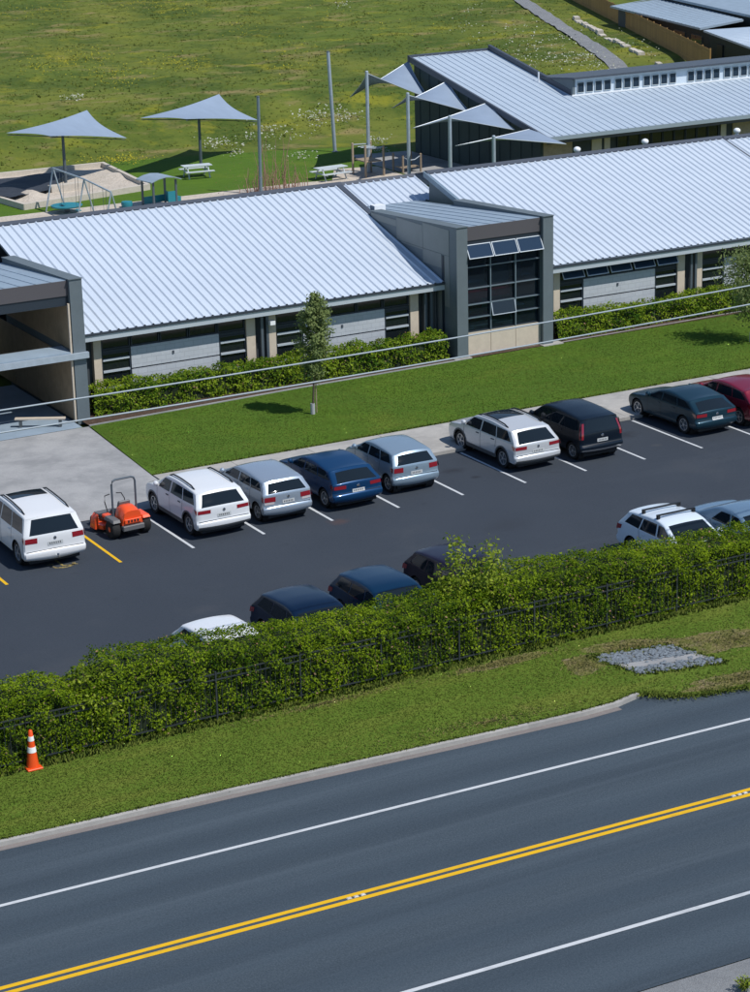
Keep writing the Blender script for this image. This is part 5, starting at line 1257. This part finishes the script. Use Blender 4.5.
# ------------------------------------------------------------------ grass and flowers
n = 80000
X = RNG.uniform(5, 140, n); Y = 70 + 150*RNG.uniform(0, 1, n)**1.15
M3 = np.array(CAMM.inverted())
q = np.stack([X, Y, np.ones(n), np.ones(n)], 1)@M3.T; u = 375+2257*q[:, 0]/-q[:, 2]; v = 496-2257*q[:, 1]/-q[:, 2]
s = (X-FA.x)*FN.x + (Y-FA.y)*FN.y; pc = np.array(pp); dpath = np.full(n, 9.)
for i in range(0, len(pc)): dpath = np.minimum(dpath, np.hypot(X-pc[i, 0], Y-pc[i, 1]))
k = (u > -150) & (u < 900) & (v > -60) & (s < -1.0) & (dpath > 1.0) & ~((X < 46.9) & (Y < 72.6-.09*np.abs(X-18)-.4*np.maximum(0, X-34)*.5)) & ~((X > 46) & (X < 84) & (Y < 64))
X, Y = X[k], Y[k]; Zt = terrain(X, Y)
pn = fbm2(X, Y, 12, .16); pn2 = fbm2(X, Y, 14, .5)
blades('long_grass', np.stack([X, Y, Zt-.02], 1), np.clip(.065+.045*pn2+.05*RNG.uniform(0, 1, len(X)), .02, .2), RNG.uniform(.03, .06, len(X)), 'meadow_blade', .48+.20*pn+.08*pn2, lean=.5)
stuff(C.objects['long_grass'], 'rough long grass of the meadow behind the school', 'grass')
def flowers(name, spots, m, label, size, h):
    P = []
    for px, py, sx, sy, cnt in spots:
        for k in range(cnt*2):
            a = at(px+random.gauss(0, sx), py+random.gauss(0, sy), Z=1.4 if py < 140 else .1)
            z = float(terrain(np.array(a.x), np.array(a.y)));
            if py >= 140: z = max(z, .02)
            P.append((a.x, a.y, z+h*random.uniform(.6, 1.2)))
    P = np.array(P); o = leaves(name, P, np.tile([0, -.25, 1.], (len(P), 1)), size, m, None, jitter=.4, aspect=.9)
    stuff(o, label, 'flowers')
flowers('white_flowers', [(342, 7, 4, 2, 20), (313, 107, 9, 2.2, 55), (340, 104, 10, 2, 55), (276, 116, 14, 2.5, 45), (300, 135, 8, 2, 22), (378, 120, 6, 2, 28), (235, 133, 5, 1.5, 16), (383, 130, 5, 1.5, 16), (73, 103, 6, 2, 28), (217, 125, 10, 2, 40), (545, 42, 14, 8, 45), (562, 64, 16, 5, 60), (590, 62, 12, 5, 40), (520, 40, 10, 8, 30), (602, 70, 10, 3, 30), (470, 30, 10, 6, 22), (575, 46, 12, 6, 30), (530, 60, 14, 6, 30), (480, 8, 10, 4, 14), (640, 50, 14, 8, 26), (250, 140, 5, 1.2, 10), (268, 127, 4, 1.2, 10)], 'flower_white', 'drifts of small white flowers in the meadow', .13, .30)
flowers('yellow_flowers', [(85, 60, 18, 6, 130), (115, 80, 16, 6, 110), (178, 66, 16, 5, 110), (140, 6, 20, 5, 110), (185, 12, 18, 5, 80), (120, 161, 18, 2.5, 130), (40, 70, 14, 6, 60), (245, 30, 14, 8, 60), (290, 60, 20, 8, 60), (330, 20, 20, 8, 60), (420, 30, 30, 8, 50), (30, 12, 18, 5, 60)], 'flower_yellow', 'patches of yellow buttercups in the meadow', .11, .26)
# short ragged grass at lawn edges
def edge_grass(name, pts, n, w, h, z, label, m='grass_blade'):
    pts = [Vector(p) for p in pts]; P = []
    seg = [(pts[i+1]-pts[i]).length for i in range(len(pts)-1)]; tot = sum(seg)
    for k in range(n):
        s_ = random.uniform(0, tot); i = 0
        while s_ > seg[i] and i < len(seg)-1: s_ -= seg[i]; i += 1
        p = pts[i].lerp(pts[i+1], s_/seg[i]); P.append((p.x+random.gauss(0, w), p.y+random.gauss(0, w), z))
    P = np.array(P); o = blades(name, P, np.full(n, h)*RNG.uniform(.5, 1.3, n), np.full(n, .02), m, RNG.uniform(.1, .9, n)); stuff(o, label, 'grass')
edge_grass('verge_edge_grass', [(p[0], p[1]+.17) for p in KP[1:]], 4500, .03, .045, .10, 'grass fringe along the road kerb')
edge_grass('rough_edge_grass', [(7.4, -17.3), (7.9, -17.75), (8.6, -18.15), (9.6, -18.35), (11, -18.55), (13, -18.4), (16, -18.6)], 2500, .12, .06, .08, 'ragged dry grass where the kerb ends')
edge_grass('hedge_foot_grass', [(-14, -13.15), (21, -13.15)], 9000, .08, .11, .10, 'longer grass along the foot of the fence')
edge_grass('stone_pad_grass', [tuple(c.xy) for c in ctr]+[tuple(ctr[0].xy)], 1400, .10, .07, .10, 'grass growing around the stone pad')
edge_grass('lawn_edge_grass', [(4.45, 7.62), (46, 7.62)], 3500, .03, .05, .12, 'grass fringe along the footpath')

def mown(name, x0, x1, y0f, y1f, n, z, h, label, tb=.45):
    X = RNG.uniform(x0, x1, n); a, b_ = y0f(X), y1f(X); Y = a+(b_-a)*RNG.uniform(0, 1, n)
    inpad = np.zeros(n, bool)
    c0 = sum(ctr, Vector())/4; inpad = (np.abs(X-c0.x-(Y-c0.y)*-.2) < 1.3) & (np.abs(Y-c0.y) < .95)
    inpad |= (Y > 5) & (X < 4.47+np.maximum(0, Y-7.6)*.071)
    X, Y = X[~inpad], Y[~inpad]
    tn = tb+.24*fbm2(X, Y*1.6, 41, .8)+.16*fbm2(X*.4, Y*2.2, 43, 1.5)
    o = blades(name, np.stack([X, Y, np.full(len(X), z)], 1), np.full(len(X), h), np.full(len(X), .011), 'grass_blade', tn, per=3, lean=.7); stuff(o, label, 'grass')
KX = [p[0] for p in KP]+[7.9, 8.6, 9.6, 11, 13, 16, 60]; KY = [p[1]+.2 for p in KP]+[-17.75, -18.15, -18.35, -18.55, -18.4, -18.6, -19.5]
mown('verge_grass', -12, 18, lambda x: np.interp(x, KX, KY), lambda x: np.full_like(x, -13.1), 80000, .098, .022, 'mown grass on the roadside verge', .62)
mown('lawn_grass', 4.6, 42, lambda x: np.full_like(x, 7.6), lambda x: np.interp(x, [4.9, 14, 30, 42], [14.55, 14.97, 15.38, 15.5]), 110000, .118, .020, 'mown grass on the front lawn', .50)

# dry, weedy ground around the stone pad and at the unkerbed edge
def blob(name, c, rx, ry_, z, seed, rot=0):
    rg = np.random.default_rng(seed); ph = rg.uniform(0, 6.28, 6); pts = []
    for k in range(64):
        a = 2*math.pi*k/64; r = 1+sum(.11*math.sin(a*(i+2)+ph[i])/(i*.35+1) for i in range(6)); r *= 1+rg.normal(0, .03)
        x, y = rx*r*math.cos(a), ry_*r*math.sin(a); pts.append((c[0]+x*math.cos(rot)-y*math.sin(rot), c[1]+x*math.sin(rot)+y*math.cos(rot)))
    structure(sheet(name, pts, z, 'dry_ground'))
blob('dry_ground', (9.3, -14.6), 1.5, .55, 0.1008, 1, -.3); blob('dry_ground', (11.9, -15.6), 1.9, .8, 0.1014, 2, -.2); blob('dry_ground', (10.4, -17.9), 1.9, .40, 0.1020, 3, -.08); blob('dry_ground', (7.3, -14.9), .7, .55, 0.1026, 4, .4); blob('dry_ground', (5.5, -13.6), 1.6, .22, 0.1032, 5, 0.0)

P = []
for (cx_, cy_, rx_, ry2, rot, cnt) in ((9.3, -14.6, 1.6, .6, -.3, 1400), (11.9, -15.6, 2.0, .85, -.2, 1800), (10.4, -17.9, 2.0, .45, -.08, 1500), (7.3, -14.9, .8, .6, .4, 800), (5.5, -13.6, 1.7, .26, 0, 1600), (0, -13.5, 3, .2, 0, 900), (3, -16.8, 2.5, .4, -.1, 700)):
    r = np.abs(RNG.normal(0, .62, cnt)); a = RNG.uniform(0, 6.28, cnt); x, y = rx_*r*np.cos(a), ry2*r*np.sin(a)
    P.append(np.stack([cx_+x*math.cos(rot)-y*math.sin(rot), cy_+x*math.sin(rot)+y*math.cos(rot), np.full(cnt, .1)], 1))
P = np.vstack(P); k = (P[:, 1] > np.interp(P[:, 0], KX, KY)); P = P[k]
stuff(blades('dry_grass', P, RNG.uniform(.015, .04, len(P)), np.full(len(P), .014), 'dry_blade', RNG.uniform(0, 1, len(P)), lean=.8), 'straw coloured dry grass around the stone pad', 'grass')
